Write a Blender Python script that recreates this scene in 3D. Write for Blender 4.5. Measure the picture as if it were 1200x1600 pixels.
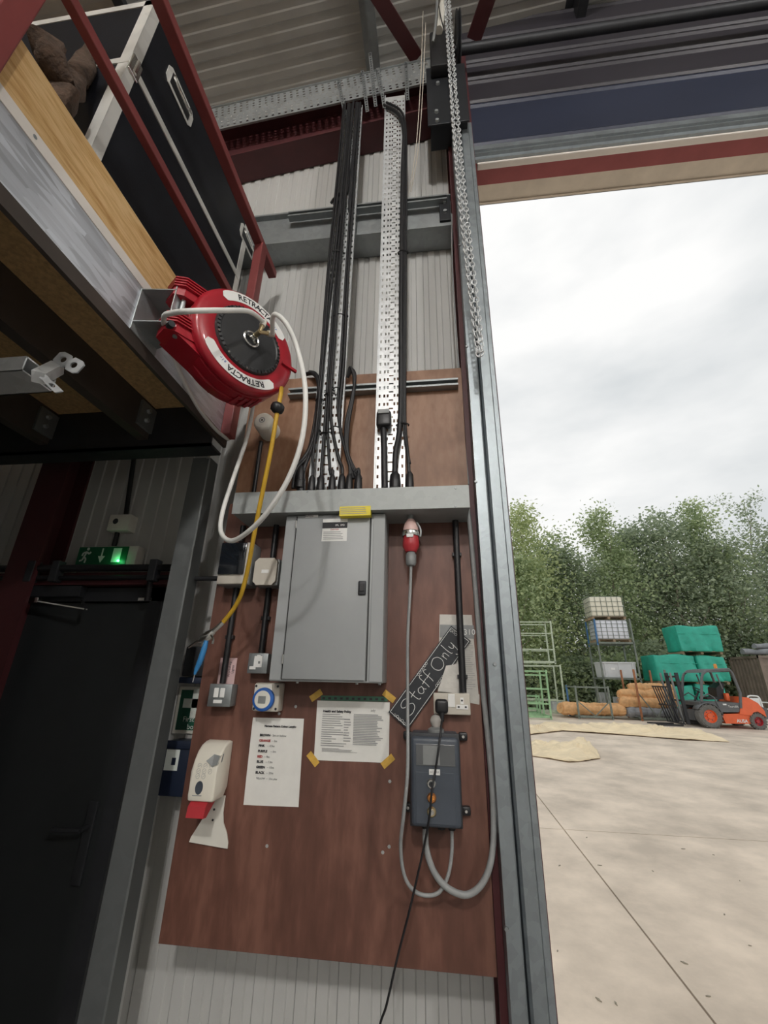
import bpy, bmesh, math, random
from mathutils import Vector, Matrix, noise
random.seed(7)
for o in list(bpy.data.objects): bpy.data.objects.remove(o, do_unlink=True)
SC = bpy.context.scene
COL = SC.collection
PI = math.pi

# ------------------------------------------------------------------ camera
H = 1.65                                        # eye height above the floor
F_PX = 660.0
RM = Matrix(((0.99278503, -0.02625887, -0.11699722),
             (0.11852498,  0.36266067,  0.92435332),
             (0.01815782, -0.93155124,  0.36315642)))   # image axes (right, down, forward) -> world
cam_d = bpy.data.cameras.new('camera')
cam = bpy.data.objects.new('camera', cam_d)
COL.objects.link(cam)
cx, cy, cz = (RM.col[0], -RM.col[1], -RM.col[2])
cam.matrix_world = Matrix(((cx[0], cy[0], cz[0], 0), (cx[1], cy[1], cz[1], 0), (cx[2], cy[2], cz[2], H), (0, 0, 0, 1)))
cam_d.sensor_fit = 'VERTICAL'
cam_d.sensor_height = 36.0
cam_d.lens = F_PX / 1600.0 * 36.0
cam_d.clip_start = 0.05
cam_d.clip_end = 400
SC.camera = cam

# ------------------------------------------------------------------ sky: bright overcast
world = bpy.data.worlds.new('overcast_sky')
SC.world = world
world.use_nodes = True
wn = world.node_tree
wn.nodes.clear()
w_out = wn.nodes.new('ShaderNodeOutputWorld')
w_bg = wn.nodes.new('ShaderNodeBackground')
w_tc = wn.nodes.new('ShaderNodeTexCoord')
w_mp = wn.nodes.new('ShaderNodeMapping')
w_mp.inputs['Scale'].default_value = (1.5, 1.5, 3.6)
w_no = wn.nodes.new('ShaderNodeTexNoise')
w_no.inputs['Scale'].default_value = 1.6
w_no.inputs['Detail'].default_value = 5
w_no.inputs['Roughness'].default_value = 0.5
w_cr = wn.nodes.new('ShaderNodeValToRGB')
w_cr.color_ramp.elements[0].position = 0.3
w_cr.color_ramp.elements[0].color = (0.70, 0.73, 0.745, 1)
w_cr.color_ramp.elements[1].position = 0.62
w_cr.color_ramp.elements[1].color = (1.0, 1.0, 0.99, 1)
wn.links.new(w_tc.outputs['Generated'], w_mp.inputs['Vector'])
wn.links.new(w_mp.outputs['Vector'], w_no.inputs['Vector'])
wn.links.new(w_no.outputs['Fac'], w_cr.inputs['Fac'])
wn.links.new(w_cr.outputs['Color'], w_bg.inputs['Color'])
w_bg.inputs['Strength'].default_value = 1.0
wn.links.new(w_bg.outputs['Background'], w_out.inputs['Surface'])

SC.view_settings.view_transform = 'Standard'
SC.view_settings.look = 'None'
SC.view_settings.gamma = 1.0
SC.view_settings.use_curve_mapping = False
SC.view_settings.exposure = 0.0
LAMP_STRENGTH = 400.0                            # radiance of the lamp globes

# ------------------------------------------------------------------ pixel -> place helpers
def ray(px, py):
    return RM @ Vector((px - 600.0, py - 800.0, F_PX))
def P(px, py, Y):                               # on the plane y = Y
    d = ray(px, py); t = Y / d[1]
    return Vector((d[0] * t, Y, d[2] * t + H))
def PX(px, py, X):                              # on the plane x = X
    d = ray(px, py); t = X / d[0]
    return Vector((X, d[1] * t, d[2] * t + H))
def PZ(px, py, Z):                              # on the plane z = Z
    d = ray(px, py); t = (Z - H) / d[2]
    return Vector((d[0] * t, d[1] * t, Z))
SLOPE, Y0G = 0.02, 2.35
def gz(Y): return max(0.0, SLOPE * (Y - Y0G))
def G(px, py):                                  # on the gently rising yard
    d = ray(px, py); t = (-SLOPE * Y0G - H) / (d[2] - SLOPE * d[1])
    return Vector((d[0] * t, d[1] * t, d[2] * t + H))

# ------------------------------------------------------------------ mesh builder
class MB:
    def __init__(s): s.bm = bmesh.new()
    def face(s, pts):
        vs = [s.bm.verts.new(p) for p in pts]
        try: return s.bm.faces.new(vs)
        except Exception: return None
    def box(s, x0, x1, y0, y1, z0, z1, r=0.0, seg=2, M=None):
        if x1 < x0: x0, x1 = x1, x0
        if y1 < y0: y0, y1 = y1, y0
        if z1 < z0: z0, z1 = z1, z0
        m = Matrix.Translation(((x0 + x1) / 2, (y0 + y1) / 2, (z0 + z1) / 2)) @ Matrix.Diagonal((x1 - x0, y1 - y0, z1 - z0, 1))
        if M is not None: m = M @ m
        res = bmesh.ops.create_cube(s.bm, size=1.0, matrix=m)
        if r > 0:
            ed = list({e for v in res['verts'] for e in v.link_edges})
            bmesh.ops.bevel(s.bm, geom=ed, offset=min(r, 0.49 * min(x1 - x0, y1 - y0, z1 - z0)), segments=seg, affect='EDGES', profile=0.5)
        return s
    def prism(s, pts, vec, caps=True):
        vec = Vector(vec)
        a = [s.bm.verts.new(p) for p in pts]
        b = [s.bm.verts.new(Vector(p) + vec) for p in pts]
        n = len(a)
        for i in range(n):
            s.bm.faces.new((a[i], a[(i + 1) % n], b[(i + 1) % n], b[i]))
        if caps:
            s.bm.faces.new(a[::-1]); s.bm.faces.new(b)
        return s
    def strip(s, pts, vec):                     # open profile swept along vec
        vec = Vector(vec)
        a = [s.bm.verts.new(p) for p in pts]; b = [s.bm.verts.new(Vector(p) + vec) for p in pts]
        for i in range(len(a) - 1): s.bm.faces.new((a[i], a[i + 1], b[i + 1], b[i]))
        return s
    def tube(s, pts, r, seg=8, closed=False, caps=True):
        pts = [Vector(p) for p in pts]; n = len(pts)
        rr = r if isinstance(r, (list, tuple)) else [r] * n
        rings = []; nrm = None
        for i, p in enumerate(pts):
            if closed: t = pts[(i + 1) % n] - pts[i - 1]
            else: t = pts[min(i + 1, n - 1)] - pts[max(i - 1, 0)]
            if t.length < 1e-9: t = Vector((0, 0, 1))
            t.normalize()
            if nrm is None:
                up = Vector((0, 0, 1)) if abs(t.z) < 0.9 else Vector((1, 0, 0))
                nrm = t.cross(up).normalized()
            else:
                nrm = nrm - t * nrm.dot(t)
                if nrm.length < 1e-6: nrm = t.orthogonal()
                nrm.normalize()
            bn = t.cross(nrm)
            rings.append([s.bm.verts.new(p + (nrm * math.cos(2 * PI * k / seg) + bn * math.sin(2 * PI * k / seg)) * rr[i]) for k in range(seg)])
        for i in range(n if closed else n - 1):
            A, B = rings[i], rings[(i + 1) % n]
            for k in range(seg): s.bm.faces.new((A[k], A[(k + 1) % seg], B[(k + 1) % seg], B[k]))
        if caps and not closed:
            s.bm.faces.new(rings[0][::-1]); s.bm.faces.new(rings[-1])
        return s
    def bar(s, p0, p1, w, h=None, up=(0, 0, 1)):  # square bar between two points
        p0, p1 = Vector(p0), Vector(p1); h = h or w
        t = (p1 - p0); L = t.length; t.normalize(); up = Vector(up)
        if abs(t.dot(up)) > 0.95: up = Vector((0, 1, 0))
        a = t.cross(up).normalized(); b = a.cross(t)
        q = [p0 + a * (i * w / 2) + b * (j * h / 2) for i, j in ((-1, -1), (1, -1), (1, 1), (-1, 1))]
        return s.prism(q, t * L)
    def lathe(s, prof, origin, axis, seg=24, a0=0.0, a1=2 * PI):
        origin = Vector(origin); ax = Vector(axis).normalized()
        e1 = ax.orthogonal().normalized() if abs(ax.z) > .9 else ax.cross(Vector((0, 0, 1))).normalized()
        e2 = ax.cross(e1)
        full = abs(a1 - a0 - 2 * PI) < 1e-6
        m = seg if full else seg + 1
        rings = []
        for (r, h) in prof:
            if r < 1e-6 and full:
                rings.append([s.bm.verts.new(origin + ax * h)] * m)
            else:
                rings.append([s.bm.verts.new(origin + ax * h + (e1 * math.cos(a0 + (a1 - a0) * k / seg) + e2 * math.sin(a0 + (a1 - a0) * k / seg)) * r) for k in range(m)])
        for i in range(len(rings) - 1):
            for k in range(seg):
                q = [rings[i][k], rings[i][(k + 1) % m], rings[i + 1][(k + 1) % m], rings[i + 1][k]]
                q = list(dict.fromkeys(q))
                if len(q) >= 3:
                    try: s.bm.faces.new(q)
                    except Exception: pass
        return s
    def ico(s, c, r, sub=1, sc=(1, 1, 1)):
        m = Matrix.Translation(c) @ Matrix.Diagonal((sc[0], sc[1], sc[2], 1))
        bmesh.ops.create_icosphere(s.bm, subdivisions=sub, radius=r, matrix=m); return s
    def jitter(s, amt, scale):
        for v in s.bm.verts: v.co += noise.noise_vector(v.co * scale) * amt
        return s
    def build(s, name, mat, parent=None, smooth=0.0, recalc=True):
        bm = s.bm
        if recalc and bm.faces: bmesh.ops.recalc_face_normals(bm, faces=bm.faces[:])
        if parent is not None: org = ORG[parent.name]
        else:
            n = len(bm.verts)
            xs = [v.co.x for v in bm.verts]; ys = [v.co.y for v in bm.verts]; zs = [v.co.z for v in bm.verts]
            org = Vector(((min(xs) + max(xs)) / 2, (min(ys) + max(ys)) / 2, min(zs)))
        for v in bm.verts: v.co -= org
        me = bpy.data.meshes.new(name); bm.to_mesh(me); bm.free()
        o = bpy.data.objects.new(name, me); COL.objects.link(o)
        me.materials.append(MT[mat] if isinstance(mat, str) else mat)
        if smooth:
            me.shade_smooth()
            me.set_sharp_from_angle(angle=math.radians(smooth))
        if parent is not None: o.parent = parent
        else: o.location = org
        ORG[o.name] = org.copy()
        return o
ORG = {}
def tag(o, label, cat, group=None, kind=None):
    o['label'] = label; o['category'] = cat
    if group: o['group'] = group
    if kind: o['kind'] = kind
    return o
def struct(o, label=None, cat=None):
    o['kind'] = 'structure'
    if label: o['label'] = label
    if cat: o['category'] = cat
    return o
def thing(name, label, cat, loc, group=None, kind=None):
    o = bpy.data.objects.new(name, None); COL.objects.link(o)
    o.location = loc; o.empty_display_size = 0.1
    ORG[o.name] = Vector(loc)
    return tag(o, label, cat, group, kind)
def copy_part(src, parent, delta=(0, 0, 0), M=None):
    c = src.copy(); COL.objects.link(c); c.parent = parent
    if M is not None: c.matrix_local = M
    else: c.location = Vector(delta)
    return c
def sp(pts, n=8, closed=False):                 # Catmull-Rom through points
    pts = [Vector(p) for p in pts]; out = []; m = len(pts)
    for i in range(m if closed else m - 1):
        if closed: p0, p1, p2, p3 = pts[i - 1], pts[i], pts[(i + 1) % m], pts[(i + 2) % m]
        else: p0, p1, p2, p3 = pts[max(i - 1, 0)], pts[i], pts[i + 1], pts[min(i + 2, m - 1)]
        for k in range(n):
            t = k / n
            out.append(0.5 * ((2 * p1) + (p2 - p0) * t + (2 * p0 - 5 * p1 + 4 * p2 - p3) * t * t + (3 * p1 - p0 - 3 * p2 + p3) * t ** 3))
    if not closed: out.append(pts[-1])
    return out
def text(name, body, size, M, mat, parent, align='CENTER', depth=0.0006, sx=1.0, bold=0.0):
    c = bpy.data.curves.new(name, 'FONT'); c.body = body; c.size = size; c.align_x = align; c.align_y = 'CENTER'
    c.extrude = depth; c.resolution_u = 2; c.offset = bold
    t = bpy.data.objects.new('tmp_text', c); COL.objects.link(t)
    dg = bpy.context.evaluated_depsgraph_get(); dg.update()
    me = bpy.data.meshes.new_from_object(t.evaluated_get(dg))
    bpy.data.objects.remove(t, do_unlink=True); bpy.data.curves.remove(c)
    me.transform(M @ Matrix.Diagonal((sx, 1, 1, 1)))
    me.transform(Matrix.Translation(-ORG[parent.name]))
    me.name = name; me.materials.clear(); me.materials.append(MT[mat])
    o = bpy.data.objects.new(name, me); COL.objects.link(o); o.parent = parent
    ORG[o.name] = ORG[parent.name]
    return o
def MXZ(c, ang=0.0):                            # writing plane facing the camera side (-Y)
    return Matrix.Translation(c) @ Matrix.Rotation(PI / 2, 4, 'X') @ Matrix.Rotation(ang, 4, 'Z')

# ------------------------------------------------------------------ materials
MT = {}
def mat(name, col, rough=0.6, metal=0.0, var=0.12, scale=6.0, bump=0.0, bscale=60.0, stretch=(1, 1, 1), col2=None, spec=0.5, emit=None, estr=0.0, alpha=None, trans=0.0, detail=6, ramp=(0.3, 0.7), coat=0.0, rvar=0.0):
    m = bpy.data.materials.new(name); m.use_nodes = True; nt = m.node_tree
    b = nt.nodes['Principled BSDF']
    b.inputs['Roughness'].default_value = rough; b.inputs['Metallic'].default_value = metal
    b.inputs['Specular IOR Level'].default_value = spec
    b.inputs['Coat Weight'].default_value = coat
    tc = nt.nodes.new('ShaderNodeTexCoord'); mp = nt.nodes.new('ShaderNodeMapping')
    mp.inputs['Scale'].default_value = stretch
    nt.links.new(tc.outputs['Object'], mp.inputs['Vector'])
    no = nt.nodes.new('ShaderNodeTexNoise'); no.inputs['Scale'].default_value = scale; no.inputs['Detail'].default_value = detail
    no.inputs['Roughness'].default_value = 0.62
    nt.links.new(mp.outputs['Vector'], no.inputs['Vector'])
    cr = nt.nodes.new('ShaderNodeValToRGB')
    c2 = col2 if col2 else tuple(min(1, c * (1 + var)) for c in col)
    c1 = col if col2 else tuple(c * (1 - var) for c in col)
    cr.color_ramp.elements[0].color = (*c1, 1); cr.color_ramp.elements[0].position = ramp[0]
    cr.color_ramp.elements[1].color = (*c2, 1); cr.color_ramp.elements[1].position = ramp[1]
    nt.links.new(no.outputs['Fac'], cr.inputs['Fac']); nt.links.new(cr.outputs['Color'], b.inputs['Base Color'])
    if rvar:
        mr = nt.nodes.new('ShaderNodeMapRange'); mr.inputs['To Min'].default_value = max(0, rough - rvar); mr.inputs['To Max'].default_value = min(1, rough + rvar)
        nt.links.new(no.outputs['Fac'], mr.inputs['Value']); nt.links.new(mr.outputs['Result'], b.inputs['Roughness'])
    if bump:
        n2 = nt.nodes.new('ShaderNodeTexNoise'); n2.inputs['Scale'].default_value = bscale; n2.inputs['Detail'].default_value = 4
        nt.links.new(mp.outputs['Vector'], n2.inputs['Vector'])
        bp = nt.nodes.new('ShaderNodeBump'); bp.inputs['Strength'].default_value = bump; bp.inputs['Distance'].default_value = 0.01
        nt.links.new(n2.outputs['Fac'], bp.inputs['Height']); nt.links.new(bp.outputs['Normal'], b.inputs['Normal'])
    if emit: b.inputs['Emission Color'].default_value = (*emit, 1); b.inputs['Emission Strength'].default_value = estr
    if trans: b.inputs['Transmission Weight'].default_value = trans
    if alpha is not None: b.inputs['Alpha'].default_value = alpha
    MT[name] = m
    return m
def wood(name, c1, c2, c3, axis_scale, rough=0.55, dist=3.0, wscale=4.0, bump=0.05):
    m = bpy.data.materials.new(name); m.use_nodes = True; nt = m.node_tree; b = nt.nodes['Principled BSDF']
    b.inputs['Roughness'].default_value = rough
    tc = nt.nodes.new('ShaderNodeTexCoord'); mp = nt.nodes.new('ShaderNodeMapping'); mp.inputs['Scale'].default_value = axis_scale
    nt.links.new(tc.outputs['Object'], mp.inputs['Vector'])
    n1 = nt.nodes.new('ShaderNodeTexNoise'); n1.inputs['Scale'].default_value = wscale; n1.inputs['Detail'].default_value = 2; n1.inputs['Distortion'].default_value = dist * .3
    nt.links.new(mp.outputs['Vector'], n1.inputs['Vector'])
    mm = nt.nodes.new('ShaderNodeMath'); mm.operation = 'MULTIPLY'; mm.inputs[1].default_value = 9.0
    nt.links.new(n1.outputs['Fac'], mm.inputs[0])
    fr = nt.nodes.new('ShaderNodeMath'); fr.operation = 'PINGPONG'; fr.inputs[1].default_value = 1.0
    nt.links.new(mm.outputs[0], fr.inputs[0])
    n2 = nt.nodes.new('ShaderNodeTexNoise'); n2.inputs['Scale'].default_value = wscale * 14; n2.inputs['Detail'].default_value = 4
    nt.links.new(mp.outputs['Vector'], n2.inputs['Vector'])
    mx = nt.nodes.new('ShaderNodeMath'); mx.operation = 'MULTIPLY_ADD'; mx.inputs[1].default_value = 0.45
    nt.links.new(fr.outputs[0], mx.inputs[0]); nt.links.new(n2.outputs['Fac'], mx.inputs[2])
    cr = nt.nodes.new('ShaderNodeValToRGB'); e = cr.color_ramp.elements
    e[0].position = 0.35; e[0].color = (*c1, 1); e[1].position = 0.98; e[1].color = (*c3, 1)
    k = e.new(0.66); k.color = (*c2, 1)
    nt.links.new(mx.outputs[0], cr.inputs['Fac']); nt.links.new(cr.outputs['Color'], b.inputs['Base Color'])
    bp = nt.nodes.new('ShaderNodeBump'); bp.inputs['Strength'].default_value = bump; bp.inputs['Distance'].default_value = 0.01
    nt.links.new(mx.outputs[0], bp.inputs['Height']); nt.links.new(bp.outputs['Normal'], b.inputs['Normal'])
    MT[name] = m
def galv(name, col, var, rough, metal=0.75, vs=35.0, stretch=(1, 1, 1)):
    m = bpy.data.materials.new(name); m.use_nodes = True; nt = m.node_tree; b = nt.nodes['Principled BSDF']
    b.inputs['Metallic'].default_value = metal
    tc = nt.nodes.new('ShaderNodeTexCoord'); mp = nt.nodes.new('ShaderNodeMapping'); mp.inputs['Scale'].default_value = stretch
    nt.links.new(tc.outputs['Object'], mp.inputs['Vector'])
    vo = nt.nodes.new('ShaderNodeTexVoronoi'); vo.inputs['Scale'].default_value = vs
    no = nt.nodes.new('ShaderNodeTexNoise'); no.inputs['Scale'].default_value = 5; no.inputs['Detail'].default_value = 6; no.inputs['Roughness'].default_value = .65
    nt.links.new(mp.outputs['Vector'], vo.inputs['Vector']); nt.links.new(mp.outputs['Vector'], no.inputs['Vector'])
    mx = nt.nodes.new('ShaderNodeMix'); mx.inputs[0].default_value = 0.65
    sep = nt.nodes.new('ShaderNodeSeparateColor'); nt.links.new(vo.outputs['Color'], sep.inputs[0])
    nt.links.new(sep.outputs[0], mx.inputs[2]); nt.links.new(no.outputs['Fac'], mx.inputs[3])
    cr = nt.nodes.new('ShaderNodeValToRGB')
    cr.color_ramp.elements[0].position = .25; cr.color_ramp.elements[0].color = (*[c * (1 - var) for c in col], 1)
    cr.color_ramp.elements[1].position = .75; cr.color_ramp.elements[1].color = (*[min(1, c * (1 + var)) for c in col], 1)
    nt.links.new(mx.outputs[0], cr.inputs['Fac']); nt.links.new(cr.outputs['Color'], b.inputs['Base Color'])
    mr = nt.nodes.new('ShaderNodeMapRange'); mr.inputs['To Min'].default_value = rough - .1; mr.inputs['To Max'].default_value = rough + .12
    nt.links.new(mx.outputs[0], mr.inputs['Value']); nt.links.new(mr.outputs['Result'], b.inputs['Roughness'])
    MT[name] = m

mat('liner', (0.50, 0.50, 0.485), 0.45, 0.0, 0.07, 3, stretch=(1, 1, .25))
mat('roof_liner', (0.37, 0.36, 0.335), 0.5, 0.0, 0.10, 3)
mat('floor_concrete', (0.26, 0.25, 0.235), 0.75, 0, 0.18, 3, .15, 40)
mat('sub_base', (0.20, 0.17, 0.14), 0.95, 0, 0.2, 3)
mat('red_oxide', (0.075, 0.016, 0.019), 0.55, 0, 0.18, 4)
mat('lintel_red_lit', (0.36, 0.088, 0.092), 0.6, 0, 0.12, 4)  # frame red lifted so the colour holds the outdoor light on the lintel
mat('red_paint', (0.21, 0.045, 0.044), 0.45, 0, 0.15, 5)
galv('galv', (0.50, 0.53, 0.54), 0.10, 0.45)
galv('galv_track', (0.30, 0.335, 0.355), 0.12, 0.42)
galv('galv_track_dark', (0.20, 0.225, 0.245), 0.12, 0.45)
galv('galv_bright', (0.70, 0.72, 0.73), 0.12, 0.42, 0.55)
galv('galv_trunk', (0.36, 0.38, 0.375), 0.10, 0.55, 0.35)
galv('galv_dull', (0.31, 0.33, 0.335), 0.10, 0.5)
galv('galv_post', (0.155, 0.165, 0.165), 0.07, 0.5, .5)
galv('galv_beam', (0.68, 0.71, 0.76), 0.30, 0.42, 0.55, 40, (1, .22, 1.6))  # lengthwise streaks put bright highlights into the beam colour
galv('alu', (0.82, 0.81, 0.77), 0.10, 0.35, 0.35, 10)
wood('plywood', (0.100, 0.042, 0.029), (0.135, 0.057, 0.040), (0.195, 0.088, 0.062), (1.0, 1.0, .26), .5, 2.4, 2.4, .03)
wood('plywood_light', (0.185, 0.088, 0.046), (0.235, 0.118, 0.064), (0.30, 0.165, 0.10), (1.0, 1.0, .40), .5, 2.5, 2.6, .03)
wood('pine', (0.46, 0.24, 0.075), (0.62, 0.38, 0.15), (0.74, 0.50, 0.24), (2.0, .35, 3.0), .6, 2, 4, .05)
mat('chipboard', (0.56, 0.36, 0.165), 0.8, 0, 0.25, 60)
mat('black_case', (0.009, 0.010, 0.014), 0.5, 0, 0.3, 8, .05, 120, spec=.25)
mat('case_interior', (0.03, 0.028, 0.025), 0.9)
mat('dark_steel', (0.035, 0.037, 0.042), 0.5, 0.3, 0.2, 6)
mat('black_plastic', (0.014, 0.014, 0.016), 0.42, 0, 0.2, 20)
mat('cable_black', (0.013, 0.013, 0.015), 0.5, 0, 0.25, 30)
mat('cable_grey', (0.30, 0.31, 0.31), 0.5, 0, 0.1, 30)
mat('db_grey', (0.33, 0.345, 0.35), 0.45, 0, 0.04, 5)
mat('box_grey', (0.24, 0.25, 0.25), 0.5, 0.2, 0.08, 20)
mat('beige_plastic', (0.56, 0.52, 0.45), 0.5, 0, 0.05, 10)
mat('white_plastic', (0.74, 0.72, 0.65), 0.4, 0, 0.05, 6)
mat('cream_plastic', (0.80, 0.76, 0.66), 0.38, 0, 0.06, 6)
mat('smoke_glass', (0.012, 0.015, 0.02), 0.12, 0, 0.1, 5, coat=.5)
mat('paper', (0.78, 0.77, 0.73), 0.7, 0, 0.04, 14, .05, 25)
mat('paper_old', (0.60, 0.58, 0.54), 0.7, 0, 0.14, 12, .3, 25)
mat('paper_pink', (0.62, 0.43, 0.43), 0.7, 0, 0.05, 10)
mat('ink', (0.03, 0.03, 0.035), 0.7)
mat('ink_grey', (0.36, 0.36, 0.36), 0.7)
mat('ink_red', (0.42, 0.06, 0.06), 0.7)
mat('ink_blue', (0.02, 0.12, 0.45), 0.6)
mat('label_white', (0.80, 0.80, 0.78), 0.5, 0, .03)
mat('label_yellow', (0.80, 0.66, 0.04), 0.5, 0, .04)
mat('tape', (0.66, 0.40, 0.07), 0.5, 0, .18, 30)
mat('strip_green', (0.03, 0.115, 0.07), 0.4, 0, .1)
mat('slate', (0.022, 0.025, 0.03), 0.6, 0, .25, 10)
mat('chalk', (0.80, 0.80, 0.78), 0.8, 0, .05)
mat('chrome', (0.75, 0.75, 0.73), 0.22, 1.0, .05)
mat('brass', (0.62, 0.50, 0.30), 0.3, 1.0, .08)
mat('copper', (0.75, 0.33, 0.13), 0.3, 1.0, .08)
mat('amber_lamp', (0.75, 0.28, 0.05), 0.2, 0, .1)
mat('clear_lamp', (0.78, 0.76, 0.72), 0.12, 0, .05, trans=.6)
mat('ctrl_blue', (0.060, 0.072, 0.092), 0.42, 0, .12, 8)
mat('ctrl_screen', (0.11, 0.115, 0.12), 0.25, 0, .1, 4)
mat('reel_red', (0.36, 0.010, 0.022), 0.35, 0, .08, 6, coat=.3)
mat('reel_black', (0.028, 0.029, 0.031), 0.45, 0, .2, 20)
mat('hose_white', (0.80, 0.80, 0.77), 0.38, 0, .04, 10)
mat('hose_yellow', (0.60, 0.36, 0.03), 0.45, 0, .12, 15)
mat('gun_blue', (0.04, 0.22, 0.50), 0.35, 0, .1)
mat('plug_red', (0.46, 0.035, 0.045), 0.4, 0, .08)
mat('plug_clear', (0.66, 0.45, 0.42), 0.35, 0, .08)
mat('exit_green', (0.006, 0.10, 0.045), 0.4, 0, .05)
mat('exit_white', (0.75, 0.80, 0.75), 0.5)
mat('led_green', (0.05, 0.8, 0.2), 0.4, emit=(0.1, 1.0, 0.25), estr=9.0)
mat('aid_green', (0.012, 0.10, 0.06), 0.45, 0, .05)
mat('navy_box', (0.012, 0.02, 0.045), 0.5)
mat('door_paint', (0.024, 0.027, 0.029), 0.5, 0, .12, 4)
mat('panel_dark', (0.034, 0.031, 0.039), 0.45, 0.1, .15, 3, stretch=(.2, 1, 1))
mat('panel_navy', (0.024, 0.030, 0.056), 0.45, 0.1, .15, 3, stretch=(.2, 1, 1))
mat('rubber_seal', (0.02, 0.02, 0.02), 0.7)
mat('cream_trim', (0.78, 0.69, 0.58), 0.6, 0, .12, 4)
mat('white_trim', (0.82, 0.77, 0.72), 0.5, 0, .05)
mat('lamp_lens', (0.9, 0.9, 0.88), 0.4, emit=(1.0, 0.97, 0.93), estr=LAMP_STRENGTH)
mat('hessian', (0.075, 0.047, 0.032), 0.95, 0, .5, 30, .8, 90)
mat('joist_paint', (0.075, 0.060, 0.050), 0.5, .2, .15, 6)
mat('hoist_black', (0.016, 0.018, 0.022), 0.5, .2, .2, 6)
mat('rope', (0.55, 0.50, 0.42), 0.8, 0, .15, 40)

# ================================================================== THE SHELL
def Z(v): return v + H
def roof_z(x):
    return 6.5 + 0.17 * x if x < 5 else 6.5 + 0.17 * 5 - 0.17 * (x - 5)
WY = 2.0                                         # inner face of the wall liner
OPX0, OPX1, OPZ = 0.34, 5.3, Z(3.50)             # the vehicle doorway

def swage(x0, x1, pitch=0.078, d=0.007):
    out = []; x = x0
    while x < x1:
        for dx, dd in ((0, 0), (.36, 0), (.42, d), (.94, d)):
            if x + dx * pitch < x1: out.append((x + dx * pitch, dd))
        x += pitch
    out.append((x1, 0)); return out
m = MB()
def sheet(x0, x1, zlo, zhi=None):
    a = None
    for x, d in swage(x0, x1):
        lo = m.bm.verts.new((x, WY - d, zlo)); hi = m.bm.verts.new((x, WY - d, (roof_z(x) + .02) if zhi is None else zhi))
        if a: m.bm.faces.new((a[0], lo, hi, a[1]))
        a = (lo, hi)
sheet(-6.5, OPX0 - .05, 0.0)
sheet(OPX0 - .05, OPX1 + .05, OPZ + .35)
sheet(OPX1 + .05, 9.0, 0.0)
for (x0, x1, z0) in ((-6.5, OPX0, 0.0), (OPX0, OPX1, OPZ), (OPX1, 9.0, 0.0)):   # outer skin
    m.face([(x0, WY + .31, z0), (x1, WY + .31, z0), (x1, WY + .31, roof_z(x1)), (x0, WY + .31, roof_z(x0))])
struct(m.build('wall_back', 'liner', recalc=False), 'grey ribbed metal liner wall behind the plywood board', 'wall')

m = MB()                                         # roof liner, ribs run up the slope
def roof_sheet(x0, x1, y0, y1, pitch=0.105, d=0.004):
    a = None; y = y0; prof = []
    while y < y1:
        for dy, dd in ((0, 0), (.38, 0), (.48, d), (.90, d)): prof.append((y + dy * pitch, dd))
        y += pitch
    for y, dd in prof:
        u = m.bm.verts.new((x0, y, roof_z(x0) - dd)); v = m.bm.verts.new((x1, y, roof_z(x1) - dd))
        if a: m.bm.faces.new((a[0], u, v, a[1]))
        a = (u, v)
roof_sheet(-6.5, 5.0, -12.0, WY + .05); roof_sheet(5.0, 9.0, -12.0, WY + .05)
m.box(-6.6, 9.1, -12.1, WY + .34, 7.6, 7.65)
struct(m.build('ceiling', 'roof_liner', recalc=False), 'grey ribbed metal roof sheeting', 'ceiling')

m = MB(); m.box(-6.5, 9.0, -12.0, Y0G, -0.2, 0.0)
struct(m.build('floor', 'floor_concrete'), 'grey concrete workshop floor', 'floor')
# unseen wall added under the platform to keep the exit door dark
m = MB(); m.box(-1.16, -1.08, -8.9, .55, 0, Z(1.02))
struct(m.build('wall_shade', 'liner'), 'added unseen partition under the platform shading the exit door', 'wall')
for nm, b in (('wall_left', (-6.6, -6.5, -12, WY, 0, 6.3)), ('wall_right', (9.0, 9.1, -12, WY, 0, 6.9)), ('wall_front', (-6.5, 9.0, -12.1, -12.0, 0, 7.6))):
    m = MB(); m.box(*b); struct(m.build(nm, 'liner'))

# wall rails (Z girts) and struts
zg0, zg1 = P(700, 352, 1.83).z, P(700, 303, 1.83).z - .0
g = MB()
prof = [(WY - .01, zg0), (1.83, zg0), (1.83, zg0 + .02), (1.845, zg0 + .003), (1.835, zg0 + .16), (1.835, zg1 - .02), (1.83, zg1), (WY - .01, zg1)]
g.prism([(-6.4, y, z) for y, z in [(WY - .01, zg0), (1.83, zg0), (1.83, zg0 + .11), (1.86, zg0 + .125), (1.86, zg1 - .02), (1.83, zg1 - .015), (1.83, zg1), (WY - .01, zg1)]], (6.4 + .16, 0, 0))
struct(g.build('trim_1', 'galv_dull'), 'galvanised wall rail across the liner above the plywood board', 'wall rail')
# bolted dark cleat on the end of that rail
c = thing('rail_cleat', 'small dark red bolted cleat at the end of the wall rail', 'bracket', (.11, 1.82, zg0 + .03))
MB().box(.085, .155, 1.815, 1.829, zg0 + .03, zg1 - .03, .003).build('plate', 'hoist_black', c)
for k in (.35, .65):
    zz = zg0 + (zg1 - zg0) * k
    MB().lathe([(0, -.012), (.012, -.012), (.014, 0)], (.12, 1.815, zz), (0, 1, 0), 6).build('bolt', 'galv', c)

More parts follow.
